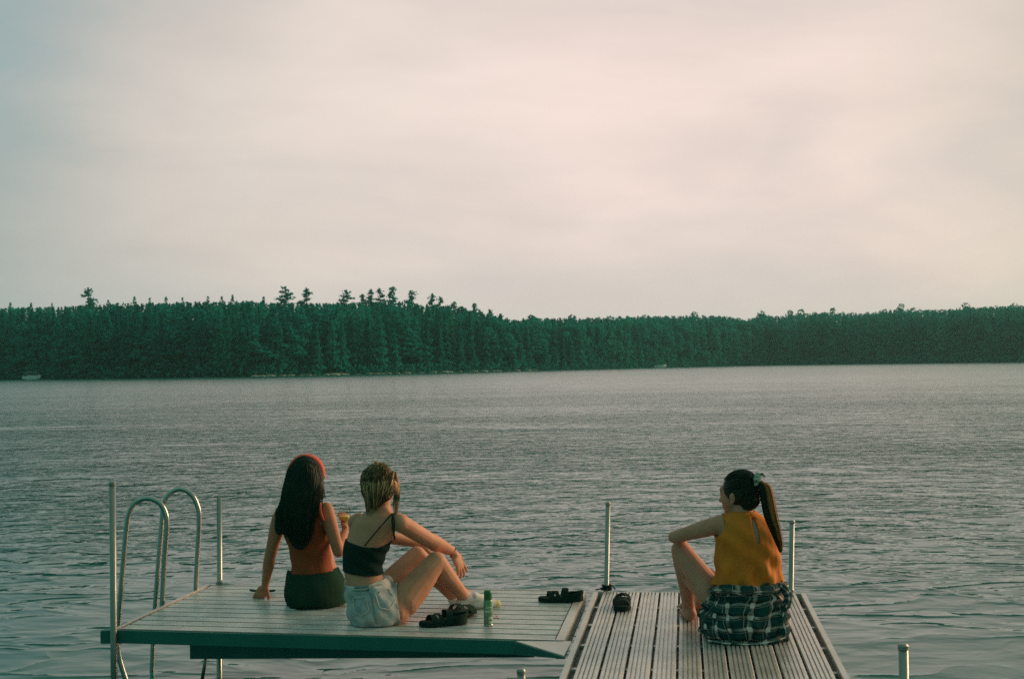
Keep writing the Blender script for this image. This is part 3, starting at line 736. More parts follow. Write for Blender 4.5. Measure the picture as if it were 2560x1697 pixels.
def foot(B, ankle, d, L_=.235, up=(0, 0, 1), tags='foot', toes=True):
    d = Vector(d).normalized(); up = Vector(up); s = d.cross(up).normalized(); gz = DZ
    A = lambda x, y, z: Vector((ankle.x + d.x * x + s.x * y, ankle.y + d.y * x + s.y * y, gz + z))
    B.limb([(ankle, .034), (A(-.025, 0, .030), .030)], tags)
    B.limb([(ankle, .034), (A(.05, 0, .055), .032), (A(.115, .002, .030), .027), (A(.150, .004, .020), .020)], tags)
    B.limb([(A(-.025, 0, .028), .028), (A(.06, -.008, .022), .022), (A(.13, -.02, .019), .0185)], tags); B.limb([(A(.06, .01, .022), .022), (A(.13, .026, .019), .0185)], tags)
    if toes:
        for i, (y, l, r) in enumerate(((.030, .040, .0125), (.010, .040, .009), (-.006, .034, .0085), (-.020, .026, .008), (-.032, .018, .0078))):
            B.limb([(A(.135, y, .016), r), (A(.145 + l, y * 1.05, .012), r)], tags)
    else: B.limb([(A(.14, .015, .018), .018), (A(.185, .012, .016), .016)], tags); B.limb([(A(.14, -.012, .018), .018), (A(.175, -.012, .016), .016)], tags)
def leg(B, hip, knee, ankle, rh=.083, rk=.052, rc=.050, ra=.031, up_bias=None):
    t = knee - hip; c = ankle - knee
    back = Vector(up_bias) if up_bias else Vector((0, 0, 0))
    B.limb([(hip, rh), (hip + t * .35, rh * .94), (hip + t * .75, rk * 1.18), (knee, rk)], 'leg')
    B.limb([(knee, rk), (knee + c * .30 + back * .012, rc), (knee + c * .65 + back * .004, rc * .76), (ankle, ra)], 'leg')
def arm(B, sh, el, wr, rs=.044, re=.033, rf=.033, rw=.021):
    a = el - sh; b = wr - el
    B.limb([(sh, rs), (sh + a * .3, rs * .97), (sh + a * .7, re * 1.10), (el, re)], 'arm')
    B.limb([(el, re), (el + b * .25, rf * 1.04), (el + b * .65, rf * .82), (wr, rw)], 'arm')

def strands(name, mat_, parent, paths, r0=.0030, n=3):
    """paths: list of point lists -> thin tapering strands"""
    mb = MB()
    for i, p in enumerate(paths):
        m = len(p); mb.tube(p, [r0 * (1.0 if j < m * .6 else max(.15, 1.25 - j / (m - 1))) for j in range(m)], n, cap=False)
    v = np.array([tuple(x) for x in mb.v]); return npmesh(name, v, np.array(mb.f), mat_, parent, smooth=True)
from mathutils.bvhtree import BVHTree
def hug(obj, paths, gap=.003, upto=1.0):
    """push strand points that lie inside the hair mass out to its surface"""
    me = obj.data; bv = BVHTree.FromPolygons([v.co for v in me.vertices], [tuple(p.vertices) for p in me.polygons])
    for p in paths:
        g_ = gap * random.uniform(.3, 1.6)
        for i, q in enumerate(p):
            loc, nor, _, dist = bv.find_nearest(q)
            if loc is None: continue
            if (q - loc).dot(nor) < g_: p[i] = loc + nor * g_
    return paths
def bez(p, m=10):
    """smooth path through control points"""
    c = [Vector(x) for x in p]; out = []
    for i in range(len(c) - 1):
        p0, p1, p2, p3 = c[max(i - 1, 0)], c[i], c[i + 1], c[min(i + 2, len(c) - 1)]
        for k in range(m):
            t = k / m; out.append(.5 * ((2 * p1) + (p2 - p0) * t + (2 * p0 - 5 * p1 + 4 * p2 - p3) * t * t + (3 * p1 - p0 - 3 * p2 + p3) * t ** 3))
    out.append(c[-1]); return out
def hw(px, D): return px * D / F
def secs(rows): return [(at(px, py, D), hw(w_, D), dep) for px, py, D, w_, dep in rows]

# ---- woman with long dark hair (on the far edge of the side dock)
def woman_long_hair():
    B = Body(); rg = random.Random(11)
    B.loft(secs([(787, 1516, 7.46, 52, .10), (788, 1500, 7.46, 62, .13), (786, 1470, 7.47, 64, .13), (784, 1445, 7.48, 57, .108), (781, 1415, 7.49, 48, .088), (775, 1375, 7.49, 48, .092), (767, 1330, 7.48, 54, .104), (760, 1300, 7.47, 57, .10), (757, 1280, 7.47, 50, .085), (757, 1264, 7.47, 34, .068), (759, 1252, 7.47, 24, .055)]), .10)
    hc = at(764, 1200, 7.47); B.limb([(at(760, 1262, 7.47), .056), (at(763, 1228, 7.47), .050)], 'neck')
    Rm, P = head(B, hc, (.12, .98, .02))
    ls, le, lw = at(699, 1294, 7.50), at(674, 1395, 7.60), at(663, 1462, 7.69)
    rs, re_, rw = at(815, 1274, 7.43), at(846, 1378, 7.40), at(863, 1326, 7.56)
    arm(B, ls, le, lw); arm(B, rs, re_, rw)
    B.ell(at(705, 1290, 7.49), (.05, .05, .05)); B.ell(at(805, 1278, 7.44), (.05, .05, .05))
    hand(B, lw, (-.35, .10, -.62), (-.1, -.85, .45), curl=.28, spread=.16, side=-1)
    gp = at(859, 1300, 7.58)
    hand(B, rw, (-.04, .15, .95), (.75, -.60, -.1), curl=.50, spread=.05, side=1, thumb=(.55, .5), k=.9)
    kn = [at(762, 1350, 7.79), at(800, 1352, 7.78)]
    for (hx, kx) in ((755, 0), (822, 1)):
        h_ = at(hx, 1490, 7.50); ank = at(768 + 30 * kx, 1437, 8.0); leg(B, h_, kn[kx], ank, .082); foot(B, ank, (0, 1, 0), .2)
    body = finish(B.mesh(), 'person', M['skin_tan'])
    tag(body, 'woman with long dark hair and coral headband sitting by the ladder, holding a glass', 'person', 'people sitting on the docks')
    eyes(P, body)
    # rust tank top with bare right shoulder blade
    zt = at(757, 1262, 7.4).z; z0 = at(785, 1446, 7.38).z
    shell = B.mesh(tags=('torso',), inf=.007, smooth=10)
    shx = at(812, 1285, 7.43); slx = at(700, 1290, 7.5)
    def keep(v):
        hem = v[:, 2] > at(786, 1436, 7.38).z + .10 * np.maximum(0, v[:, 0] - at(775, 1440, 7.4).x) - .004
        ct = v[:, 0] - at(760, 1300, 7.45).x; top = v[:, 2] < zt - .012
        ra_ = np.linalg.norm(v - np.array(shx + Vector((.035, 0, -.015))), axis=1) > .068
        la_ = np.linalg.norm(v - np.array(slx + Vector((-.03, 0, -.01))), axis=1) > .060
        scoop = ((ct / .055) ** 2 + ((v[:, 2] - zt) / .07) ** 2) > 1
        return hem & top & ra_ & la_ & scoop
    fold = lambda v, n: .0025 * np.sin(v[:, 2] * 60 + v[:, 0] * 25) + .002 * np.sin(v[:, 0] * 70 + v[:, 2] * 20)
    garment(shell, 'tank_top', M['rust'], body, keep, fold)
    # bright edge of the coral bra strap at the right shoulder
    m = MB(); m.tube(bez([at(808, 1300, 7.355), at(801, 1278, 7.345), at(800, 1257, 7.37), at(801, 1246, 7.43), at(803, 1250, 7.50)], 5), .0105, 6, flat=.5); m.build('strap', M['coral'], body, smooth=True)
    # shorts
    sh = Body(); sh.p = [q for q in B.p if q[1] in ('torso',)]
    for hx, kx in ((755, 0), (822, 1)):
        h_ = at(hx, 1490, 7.50); sh.limb([(h_, .082), (h_ + (kn[kx] - h_) * .5, .076)], 'torso')
    zs = at(786, 1436, 7.38).z
    sm = sh.mesh(inf=.019, smooth=10)
    xs0 = at(822, 1440, 7.38).x
    garment(sm, 'shorts', M['olive'], body, lambda v: (v[:, 2] < zs + .10 * np.maximum(0, v[:, 0] - at(775, 1440, 7.4).x)) & (v[:, 1] < 7.60), lambda v, n: .003 * (1 + np.sin(v[:, 0] * 38 + v[:, 2] * 22)) + .002 * np.sin(v[:, 2] * 55 - v[:, 0] * 30) - .009 * np.clip((v[:, 2] - zs + .06) / .06, 0, 1))
    # hair: a full underlying mass plus strands
    H = Body(); c = hc
    H.ell(c + Vector((0, -.004, .034)), (.093, .096, .098), None, 'h')
    for px, py, D, r, dpt in ((761, 1198, 7.42, .106, .078), (760, 1213, 7.41, .112, .077), (758, 1228, 7.40, .118, .075), (756, 1242, 7.392, .122, .069), (754, 1255, 7.385, .124, .062), (747, 1285, 7.365, .102, .046), (745, 1305, 7.360, .095, .038), (749, 1325, 7.36, .075, .026)):
        H.ell(at(px, py, D), (r, dpt, .115), None, 'h')
    H.ell(at(706, 1300, 7.41), (.045, .035, .09), Matrix.Rotation(.25, 3, 'Y'), 'h')
    hm_ = finish(H.mesh(voxel=.006, smooth=28), 'hair', M['hair_dark'], body)
    paths = []
    for i in range(850):
        th = rg.uniform(-1.15, 1.15); e = rg.uniform(.1, 1.0)
        s0 = c + Vector((math.sin(th) * .10 * e, -math.cos(th) * .112 * e, .036 + .103 * math.sqrt(max(0, 1 - e * e))))
        xo = math.sin(th) * e; wv = rg.uniform(-.008, .008)
        mid = at(757 + xo * 57, 1222, 7.325 + .07 * xo * xo); bot = at(748 + xo * 50, 1285, 7.308 + .055 * xo * xo) + Vector((wv, 0, 0))
        end = at(750 + xo * 40 + rg.uniform(-4, 4), 1352 - 26 * xo * xo + rg.uniform(-10, 5), 7.325 + .04 * xo * xo) + Vector((wv, 0, 0))
        out0 = c + Vector((math.sin(th) * .112 * max(e, .75), -math.cos(th) * .125 * max(e, .6), .0))
        paths.append(bez([s0, out0, mid, bot, end], 4))
    for i in range(70):                               # locks over the left shoulder
        x0 = rg.uniform(0, 1); paths.append(bez([at(712 + 14 * x0, 1195, 7.40), at(704 + 12 * x0, 1240, 7.37), at(688 + 22 * x0, 1290, 7.365), at(700 + 18 * x0, 1330 + 14 * x0, 7.37)], 4))
    for i in range(40):                               # flyaways at the right
        x0 = rg.uniform(0, 1); x1 = rg.uniform(-6, 6); paths.append(bez([at(797 + x1 * .4, 1175 + 20 * x0, 7.42), at(802 + x1, 1210, 7.40), at(805 + 1.6 * x1, 1243 + 6 * x0, 7.38)], 4))
    hug(hm_, paths); strands('hair_strands', M['hair_dark_s'], hm_, paths, .0026)
    # coral headband over the crown
    m = MB(); pts = []
    for k in range(25):
        a = math.pi * (k / 24) ; x = math.cos(a) * .099; z = math.sin(a)
        pts.append(hc + Vector((x, .014 + .016 * z - .012 * (1 - z), .010 + .116 * z ** .9 if z > 0 else .008)))
    m.tube(pts, [.012 + .011 * math.sin(math.pi * k / 24) for k in range(25)], 12, flat=1.7, upv=(0, 1, 0)); m.build('headband', M['coral'], body, smooth=True)
    # glass of white wine in the raised hand
    gr = gp + Vector((0, 0, .0)); glass_m = bpy.data.materials.new('clear_glass'); glass_m.use_nodes = True; q = G(glass_m.node_tree); glass_m.node_tree.nodes.remove(glass_m.node_tree.nodes['Principled BSDF'])
    tr = q.n('ShaderNodeBsdfTransparent'); tr.inputs[0].default_value = (.93, .94, .93, 1); gl = q.n('ShaderNodeBsdfGlossy'); gl.inputs['Roughness'].default_value = .06; q.lk(q.ramp(q.noise(q.n('ShaderNodeTexCoord').outputs['Object'], 30), [(0, .75), (1, 1.0)]), gl.inputs['Color'])
    lw = q.n('ShaderNodeLayerWeight'); lw.inputs[0].default_value = .12; mxs = q.n('ShaderNodeMixShader'); q.lk(lw.outputs['Fresnel'], mxs.inputs[0]); q.lk(tr.outputs[0], mxs.inputs[1]); q.lk(gl.outputs[0], mxs.inputs[2])
    q.lk(mxs.outputs[0], glass_m.node_tree.nodes['Material Output'].inputs['Surface'])
    ax = Vector((.12, 0, 1)); gb = at(859, 1306, 7.56)
    root = empty('wine_glass', gb, 'clear glass of pale yellow wine in the long-haired woman\'s raised hand', 'glass')
    m = MB(); pr = [(.004, -.03), (.004, 0), (.016, .006), (.030, .020), (.0345, .040), (.033, .062), (.030, .085)]
    m.lathe(gb, pr, 24, ax); m.build('bowl', glass_m, root, smooth=True)
    m = MB(); m.lathe(gb, [(.026, -.078), (.026, -.075), (.005, -.072), (.0035, -.03)], 16, ax); m.build('stem', glass_m, root, smooth=True)
    wm = mat('white_wine', (.80, .66, .16), .15, 0, (.76, .60, .14), 5); m = MB(); m.lathe(gb, [(.001, .0045), (.0135, .0095), (.028, .0215), (.0322, .036), (.0325, .040), (.001, .0402)], 24, ax); m.build('wine', wm, root, smooth=True)
woman_long_hair()

# ---- blonde woman in black crop top and pale denim shorts
def woman_blonde():
    B = Body(); rg = random.Random(21)
    B.loft(secs([(944, 1560, 6.93, 48, .09), (942, 1546, 6.93, 63, .135), (938, 1520, 6.93, 66, .145), (932, 1492, 6.93, 63, .13), (918, 1462, 6.93, 53, .108), (908, 1436, 6.93, 47, .09), (908, 1405, 6.94, 48, .095), (916, 1368, 6.95, 55, .108), (928, 1335, 6.96, 58, .110), (938, 1308, 6.96, 58, .10), (943, 1292, 6.96, 48, .085), (947, 1278, 6.96, 35, .07), (951, 1264, 6.96, 25, .057)]), -.22)
    hc = at(950, 1212, 6.98); B.limb([(at(950, 1278, 6.96), .056), (at(953, 1240, 6.97), .049)], 'neck')
    Rm, P = head(B, hc, (.42, .90, -.05))
    ls, rs = at(889, 1306, 7.02), at(1000, 1306, 6.90)
    B.ell(at(897, 1304, 7.01), (.05, .05, .05)); B.ell(at(992, 1304, 6.91), (.052, .05, .05))
    arm(B, rs, at(1070, 1348, 7.08), at(1130, 1377, 7.26), .048, .041, .043, .026)
    arm(B, ls, at(962, 1340, 7.25), at(1052, 1360, 7.33), .044, .034, .034, .022)
    hand(B, at(1131, 1379, 7.26), (.32, .16, -.62), (.72, -.50, .42), curl=.2, spread=.15, side=-1, thumb=(.85, .15), k=1.12, curls=(.10, .16, .20, .28))
    hand(B, at(1052, 1360, 7.33), (.75, .2, -.25), (.2, -.2, .9), curl=.4, side=1)
    hr, kr, ar = at(984, 1528, 6.93), at(1090, 1404, 7.08), at(1163, 1494, 7.28)
    hl, kl, al = at(915, 1520, 7.0), at(1042, 1388, 7.24), at(1143, 1500, 7.42)
    leg(B, hr, kr, ar, .084, .057, .056, .034, (-.3, 0, -.5)); leg(B, hl, kl, al, .080, .052, .052, .032, (-.3, 0, -.5))
    B.limb([(hr + (kr - hr) * .25 + Vector((.0, -.01, -.015)), .080), (hr + (kr - hr) * .5 + Vector((.0, 0, -.015)), .076), (hr + (kr - hr) * .75 + Vector((.0, 0, -.01)), .066)], 'leg')
    B.limb([(at(940, 1525, 6.9), .10), (hr, .088)], 'hipc'); B.limb([(at(930, 1525, 6.98), .10), (hl, .088)], 'hipc')
    foot(B, ar, (.93, .38, 0), toes=False, tags='footR'); foot(B, al, (.70, .71, 0), toes=False, tags='footL')
    body = finish(B.mesh(), 'person', M['skin'])
    tag(body, 'blonde woman in black crop top and denim shorts, arms resting on raised knees', 'person', 'people sitting on the docks')
    eyes(P, body)
    # black crop top: scooped low across the back
    shell = B.mesh(tags=('torso',), inf=.006, smooth=10)
    cx = at(925, 1350, 6.85).x
    zl, zm, zr = at(860, 1349, 6.9).z, at(935, 1370, 6.83).z, at(990, 1346, 6.86).z; zb0 = at(860, 1430, 6.9).z; zb1 = at(905, 1442, 6.83).z; zb2 = at(960, 1436, 6.88).z
    xa, xm, xb = at(860, 1349, 6.9).x, at(930, 1370, 6.83).x, at(990, 1346, 6.86).x
    def keep(v):
        top = np.interp(v[:, 0], [xa, xm - .04, xm + .03, xb - .02, xb + .03], [zl, zm + .008, zm, zm + .022, zr + .01])
        frontm = v[:, 1] > 7.0; top = np.where(frontm, top + .05, top)
        bot = np.interp(v[:, 0], [xa, at(905, 0, 6.83).x, at(960, 0, 6.88).x], [zb0, zb1, zb2])
        return (v[:, 2] < top) & (v[:, 2] > bot)
    garment(shell, 'crop_top', M['black_top'], body, keep, lambda v, n: .003 * np.sin(v[:, 0] * 60 + v[:, 2] * 90) * np.clip((v[:, 0] - xa) * 6, 0, 1) + .002)
    def strap(pts, r):
        m = MB(); m.tube(bez(pts, 6), r, 6, flat=.5, upv=(0, -1, .2)); m.build('strap', M['black_strap'], body, smooth=True)
    strap([at(911, 1364, 6.832), at(935, 1335, 6.828), at(962, 1304, 6.835), at(978, 1286, 6.86), at(992, 1282, 6.90)], .0042)
    strap([at(990, 1284, 6.868), at(981, 1290, 6.845), at(982, 1315, 6.838), at(987, 1348, 6.838)], .0055)
    strap([at(979, 1283, 6.85), at(986, 1302, 6.832), at(985, 1332, 6.825)], .0050)
    # pale denim shorts
    S = Body(); S.p = [q for q in B.p if q[1] in ('torso', 'hipc')]
    S.limb([(hr, .086), (hr + (kr - hr) * .30, .084)], 'x'); S.limb([(hl, .088), (hl + (kl - hl) * .30, .084)], 'x')
    S.ell(at(934, 1533, 6.885), (.128, .100, .085), None, 'x')
    sm = S.mesh(inf=.012, smooth=12)
    def keep2(v):
        x0 = at(870, 1450, 6.85).x; top = np.interp(v[:, 0], [x0, at(900, 0, 6.83).x, at(955, 0, 6.86).x, at(975, 0, 6.9).x], [at(870, 1463, 6.85).z, at(900, 1461, 6.83).z, at(952, 1444, 6.86).z, at(972, 1447, 6.9).z])
        hemr = v[:, 0] < at(990, 1455, 6.9).x + (at(990, 1455, 6.9).z - v[:, 2]) * .14; hl_ = v[:, 1] < 7.25
        return (v[:, 2] < top) & hemr & hl_ & (v[:, 2] > DZ + .002)
    def mf(c):
        zt_ = at(900, 1462, 6.83).z
        if c.x < at(905, 0, 6.83).x and c.x > at(868, 0, 6.83).x and c.z > zt_ - .030 and c.y < 6.95: return 2
        if c.z > at(950, 1472, 6.86).z + .01: return 1
        return 0
    sh = garment(sm, 'denim_shorts', M['denim'], body, keep2, lambda v, n: .004 * np.sin(v[:, 0] * 46 - v[:, 2] * 60) + .0025 * np.sin(v[:, 0] * 90 + v[:, 2] * 70), mats=[M['denim'], M['denim_light'], M['denim_dark']], matf=mf)
    # seams and back pockets lying on the cloth
    v = arr(sm)
    def onto(px, py):                                 # nearest shell vertex in front of the given spot
        r = ray(px, py); o = np.array((0, 0, CAMH)); d = np.array(r) / np.linalg.norm(r); w_ = v - o; t = w_ @ d; dist = np.linalg.norm(w_ - t[:, None] * d, axis=1)
        idx = np.where(dist < .006)[0]; i = idx[np.argmin(t[idx])] if len(idx) else np.argmin(dist); return Vector(v[i]) - Vector(d) * .004
    for nm, pts in (('seam', [(920, 1462), (930, 1500), (938, 1540), (942, 1562)]), ('waistband', [(868, 1474), (890, 1475), (915, 1470), (945, 1457), (970, 1456)]),
                    ('back_pocket', [(938, 1478), (972, 1468), (992, 1500), (972, 1525), (950, 1516), (938, 1478)]), ('back_pocket', [(880, 1496), (912, 1490), (920, 1524), (902, 1540), (884, 1530), (880, 1496)])):
        ps = []
        for (a, b), (c, d_) in zip(pts[:-1], pts[1:]):
            for k in range(4): ps.append(onto(a + (c - a) * k / 4, b + (d_ - b) * k / 4))
        ps.append(onto(*pts[-1])); m = MB(); m.tube(ps, .0028, 5); m.build(nm, M['denim_dark'] if nm == 'seam' else M['denim_light'], sh, smooth=True)
    m = MB(); p_ = onto(948, 1478); m.ball(p_, .005, 8, 6); m.build('button', M['dark'], sh)
    # frayed edge threads at the waist front
    paths = []
    for k in range(40):
        t = k / 39; p0 = at(958 + 32 * t, 1447 + 26 * t, 6.93 + .02 * t); paths.append([p0, p0 + Vector((rg.uniform(-.002, .012), rg.uniform(-.01, .01), rg.uniform(.004, .016)))])
    strands('fray', M['sock'], sh, paths, .0022)
    # sock with yellow toe and heel
    sk = Body(); sk.p = [q for q in B.p if q[1] == 'footR']; smh = sk.mesh(inf=.005, smooth=4, voxel=.004)
    fd = np.array((.93, .38, 0)) / math.hypot(.93, .38)
    def mf2(c):
        x = (c.x - ar.x) * fd[0] + (c.y - ar.y) * fd[1]
        return 1 if x > .172 else (2 if .03 < x < .055 and c.z > DZ + .06 else 0)
    garment(smh, 'sock', M['sock'], body, lambda v: v[:, 2] < ar.z + .035, None, .003, mf2, [M['sock'], M['sock_yellow'], M['lavender']])
    sk = Body(); sk.p = [q for q in B.p if q[1] == 'footL']; garment(sk.mesh(inf=.005, smooth=4, voxel=.004), 'sock', M['sock'], body, lambda v: v[:, 2] < al.z + .03, None, .003)
    # messy half-up hair
    H = Body()
    H.ell(hc + Vector((-.008, -.012, .018)), (.092, .098, .106), None, 'h'); H.ell(at(944, 1226, 6.91), (.088, .055, .072), None, 'h'); H.ell(at(936, 1250, 6.90), (.050, .034, .045), None, 'h')
    hm_ = finish(H.mesh(voxel=.006, smooth=8), 'hair', M['hair_brown'], body)
    knot = at(951, 1172, 6.90); paths = []; gold = []; dark = []
    def scalp(az_, el_, k=1.0):
        return hc + Vector((-.008, -.012, .018)) + Vector((math.sin(az_) * math.cos(el_) * .095 * k, -math.cos(az_) * math.cos(el_) * .102 * k, math.sin(el_) * .108 * k))
    for i in range(380):                              # combed up towards the clip
        az_ = rg.uniform(-1.7, 1.7); el_ = rg.uniform(-.75, .5); a = scalp(az_, el_); mid = scalp(az_ * .55, (el_ + .9) / 2 + .1, 1.04)
        (gold if rg.random() < (.5 if abs(az_) < .4 and el_ > -.1 else .06) else (dark if rg.random() < .6 else paths)).append(bez([a, mid, knot + Vector((rg.gauss(0, .014), rg.gauss(0, .006), rg.gauss(0, .012)))], 6))
    for i in range(60):                               # loops sticking up at the clip
        a = knot + Vector((rg.gauss(0, .016), 0, rg.gauss(0, .008))); t = Vector((rg.gauss(0, .020), rg.uniform(-.012, .01), rg.uniform(.006, .034)))
        gold.append(bez([a, a + t * .8 + Vector((0, -.012, .006)), a + Vector((t.x * 1.5, -.014, -rg.uniform(.01, .055)))], 5))
    for i in range(170):                              # hanging ends at the nape and left
        px0 = rg.uniform(905, 990); a = at(px0, 1195 + rg.uniform(-15, 20), 6.885 + .0006 * abs(px0 - 945)); x1 = 934 + (px0 - 934) * .58
        ln = 1262 + rg.uniform(-34, 20) if px0 < 960 else 1236 + rg.uniform(-24, 14)
        ln = 1284 + rg.uniform(-22, 6) if px0 < 925 else ln
        (paths if rg.random() > .25 else gold).append(bez([a, at(px0 * .65 + x1 * .35, (1205 + ln) / 2, 6.868), at(x1 + rg.uniform(-5, 5), ln, 6.885)], 5))
    for i in range(110):                              # long loose strands down the right side
        t = rg.gauss(.5, .35); e = rg.gauss(0, 3.0); a = at(978 + 12 * t, 1178 + rg.uniform(0, 20), 6.92); (gold if rg.random() < .7 else paths).append(bez([a, at(989 + 8 * t, 1212, 6.92 + .02 * t), at(987 + 9 * t + e * .6, 1246, 6.93), at(985 + 7 * t + e, 1280 + rg.uniform(-26, 12), 6.92)], 5))
    hug(hm_, paths); hug(hm_, gold, .005); hug(hm_, dark); strands('dark_strands', M['hair_brown'], hm_, dark, .0026); strands('hair_strands', M['hair_blonde'], hm_, paths, .0026); strands('golden_strands', M['hair_gold'], hm_, gold, .0024)
    m = MB(); m.tube([knot + Vector((-.016, -.014, .004)), knot + Vector((.018, -.014, .006))], .0055, 8); m.build('hair_clip', M['dark'], hm_)
    m = MB(); 
    wp = at(1133, 1380, 7.26); m.tube([wp + Vector((.026 * math.cos(a) * .6, .026 * math.sin(a), .026 * math.cos(a) * .9)) for a in np.linspace(0, 6.28, 15)], .004, 6)
    m.build('bracelet', M['dark'], body)
woman_blonde()

# ---- woman in mustard top with a plaid shirt round her waist (right dock)
def plaid_mat():
    m = bpy.data.materials.new('plaid_flannel'); m.use_nodes = True; q = G(m.node_tree); b = m.node_tree.nodes['Principled BSDF']; b.inputs['Roughness'].default_value = .9
    b.inputs['Specular IOR Level'].default_value = .2
    t = q.n('ShaderNodeTexCoord'); uv = t.outputs['UV']; wob = q.n('ShaderNodeTexNoise'); wob.inputs['Scale'].default_value = 5; q.lk(t.outputs['Object'], wob.inputs['Vector']); wob.inputs['Detail'].default_value = 2
    ms = q.n('ShaderNodeVectorMath', operation='SCALE'); q.lk(wob.outputs['Color'], ms.inputs[0]); ms.inputs['Scale'].default_value = .06
    ad = q.n('ShaderNodeVectorMath', operation='ADD'); q.lk(uv, ad.inputs[0]); q.lk(ms.outputs[0], ad.inputs[1])
    sp = q.n('ShaderNodeSeparateXYZ'); q.lk(ad.outputs[0], sp.inputs[0])
    def band(c, per, w_, off=0.0):                    # 1 inside stripes
        fr = q.math('FRACT', q.math('ADD', q.math('DIVIDE', c, per), off)); d = q.math('ABSOLUTE', q.math('SUBTRACT', fr, .5)); return q.math('LESS_THAN', d, w_ / per / 2)
    u, v = sp.outputs[0], sp.outputs[1]
    base = q.mix(q.math('MULTIPLY', band(u, .075, .030, .5), .6), (.002, .026, .022), (.006, .055, .052)); base = q.mix(q.math('MULTIPLY', band(v, .070, .026, .5), .6), base, (.006, .055, .055))
    wht = (.68, .58, .54); nz_ = q.rng(q.noise(t.outputs['Object'], 14, 2), .38, .60)
    base = q.mix(q.math('MULTIPLY', band(u, .075, .013), q.math('MULTIPLY', nz_, .5)), base, wht); base = q.mix(q.math('MULTIPLY', band(v, .070, .014), q.math('MULTIPLY', nz_, .45)), base, wht)
    base = q.mix(q.math('MULTIPLY', q.math('MULTIPLY', band(u, .075, .015), band(v, .070, .026)), .95), base, wht)
    base = q.mix(q.math('MULTIPLY', band(v, .070, .0025, .22), .35), base, wht); base = q.mix(q.math('MULTIPLY', band(u, .075, .0025, .22), .35), base, wht)
    q.lk(base, b.inputs['Base Color']); bn = q.n('ShaderNodeBump'); bn.inputs['Distance'].default_value = .001; q.lk(q.noise(t.outputs['Object'], 140), bn.inputs['Height']); q.lk(bn.outputs[0], b.inputs['Normal']); return m
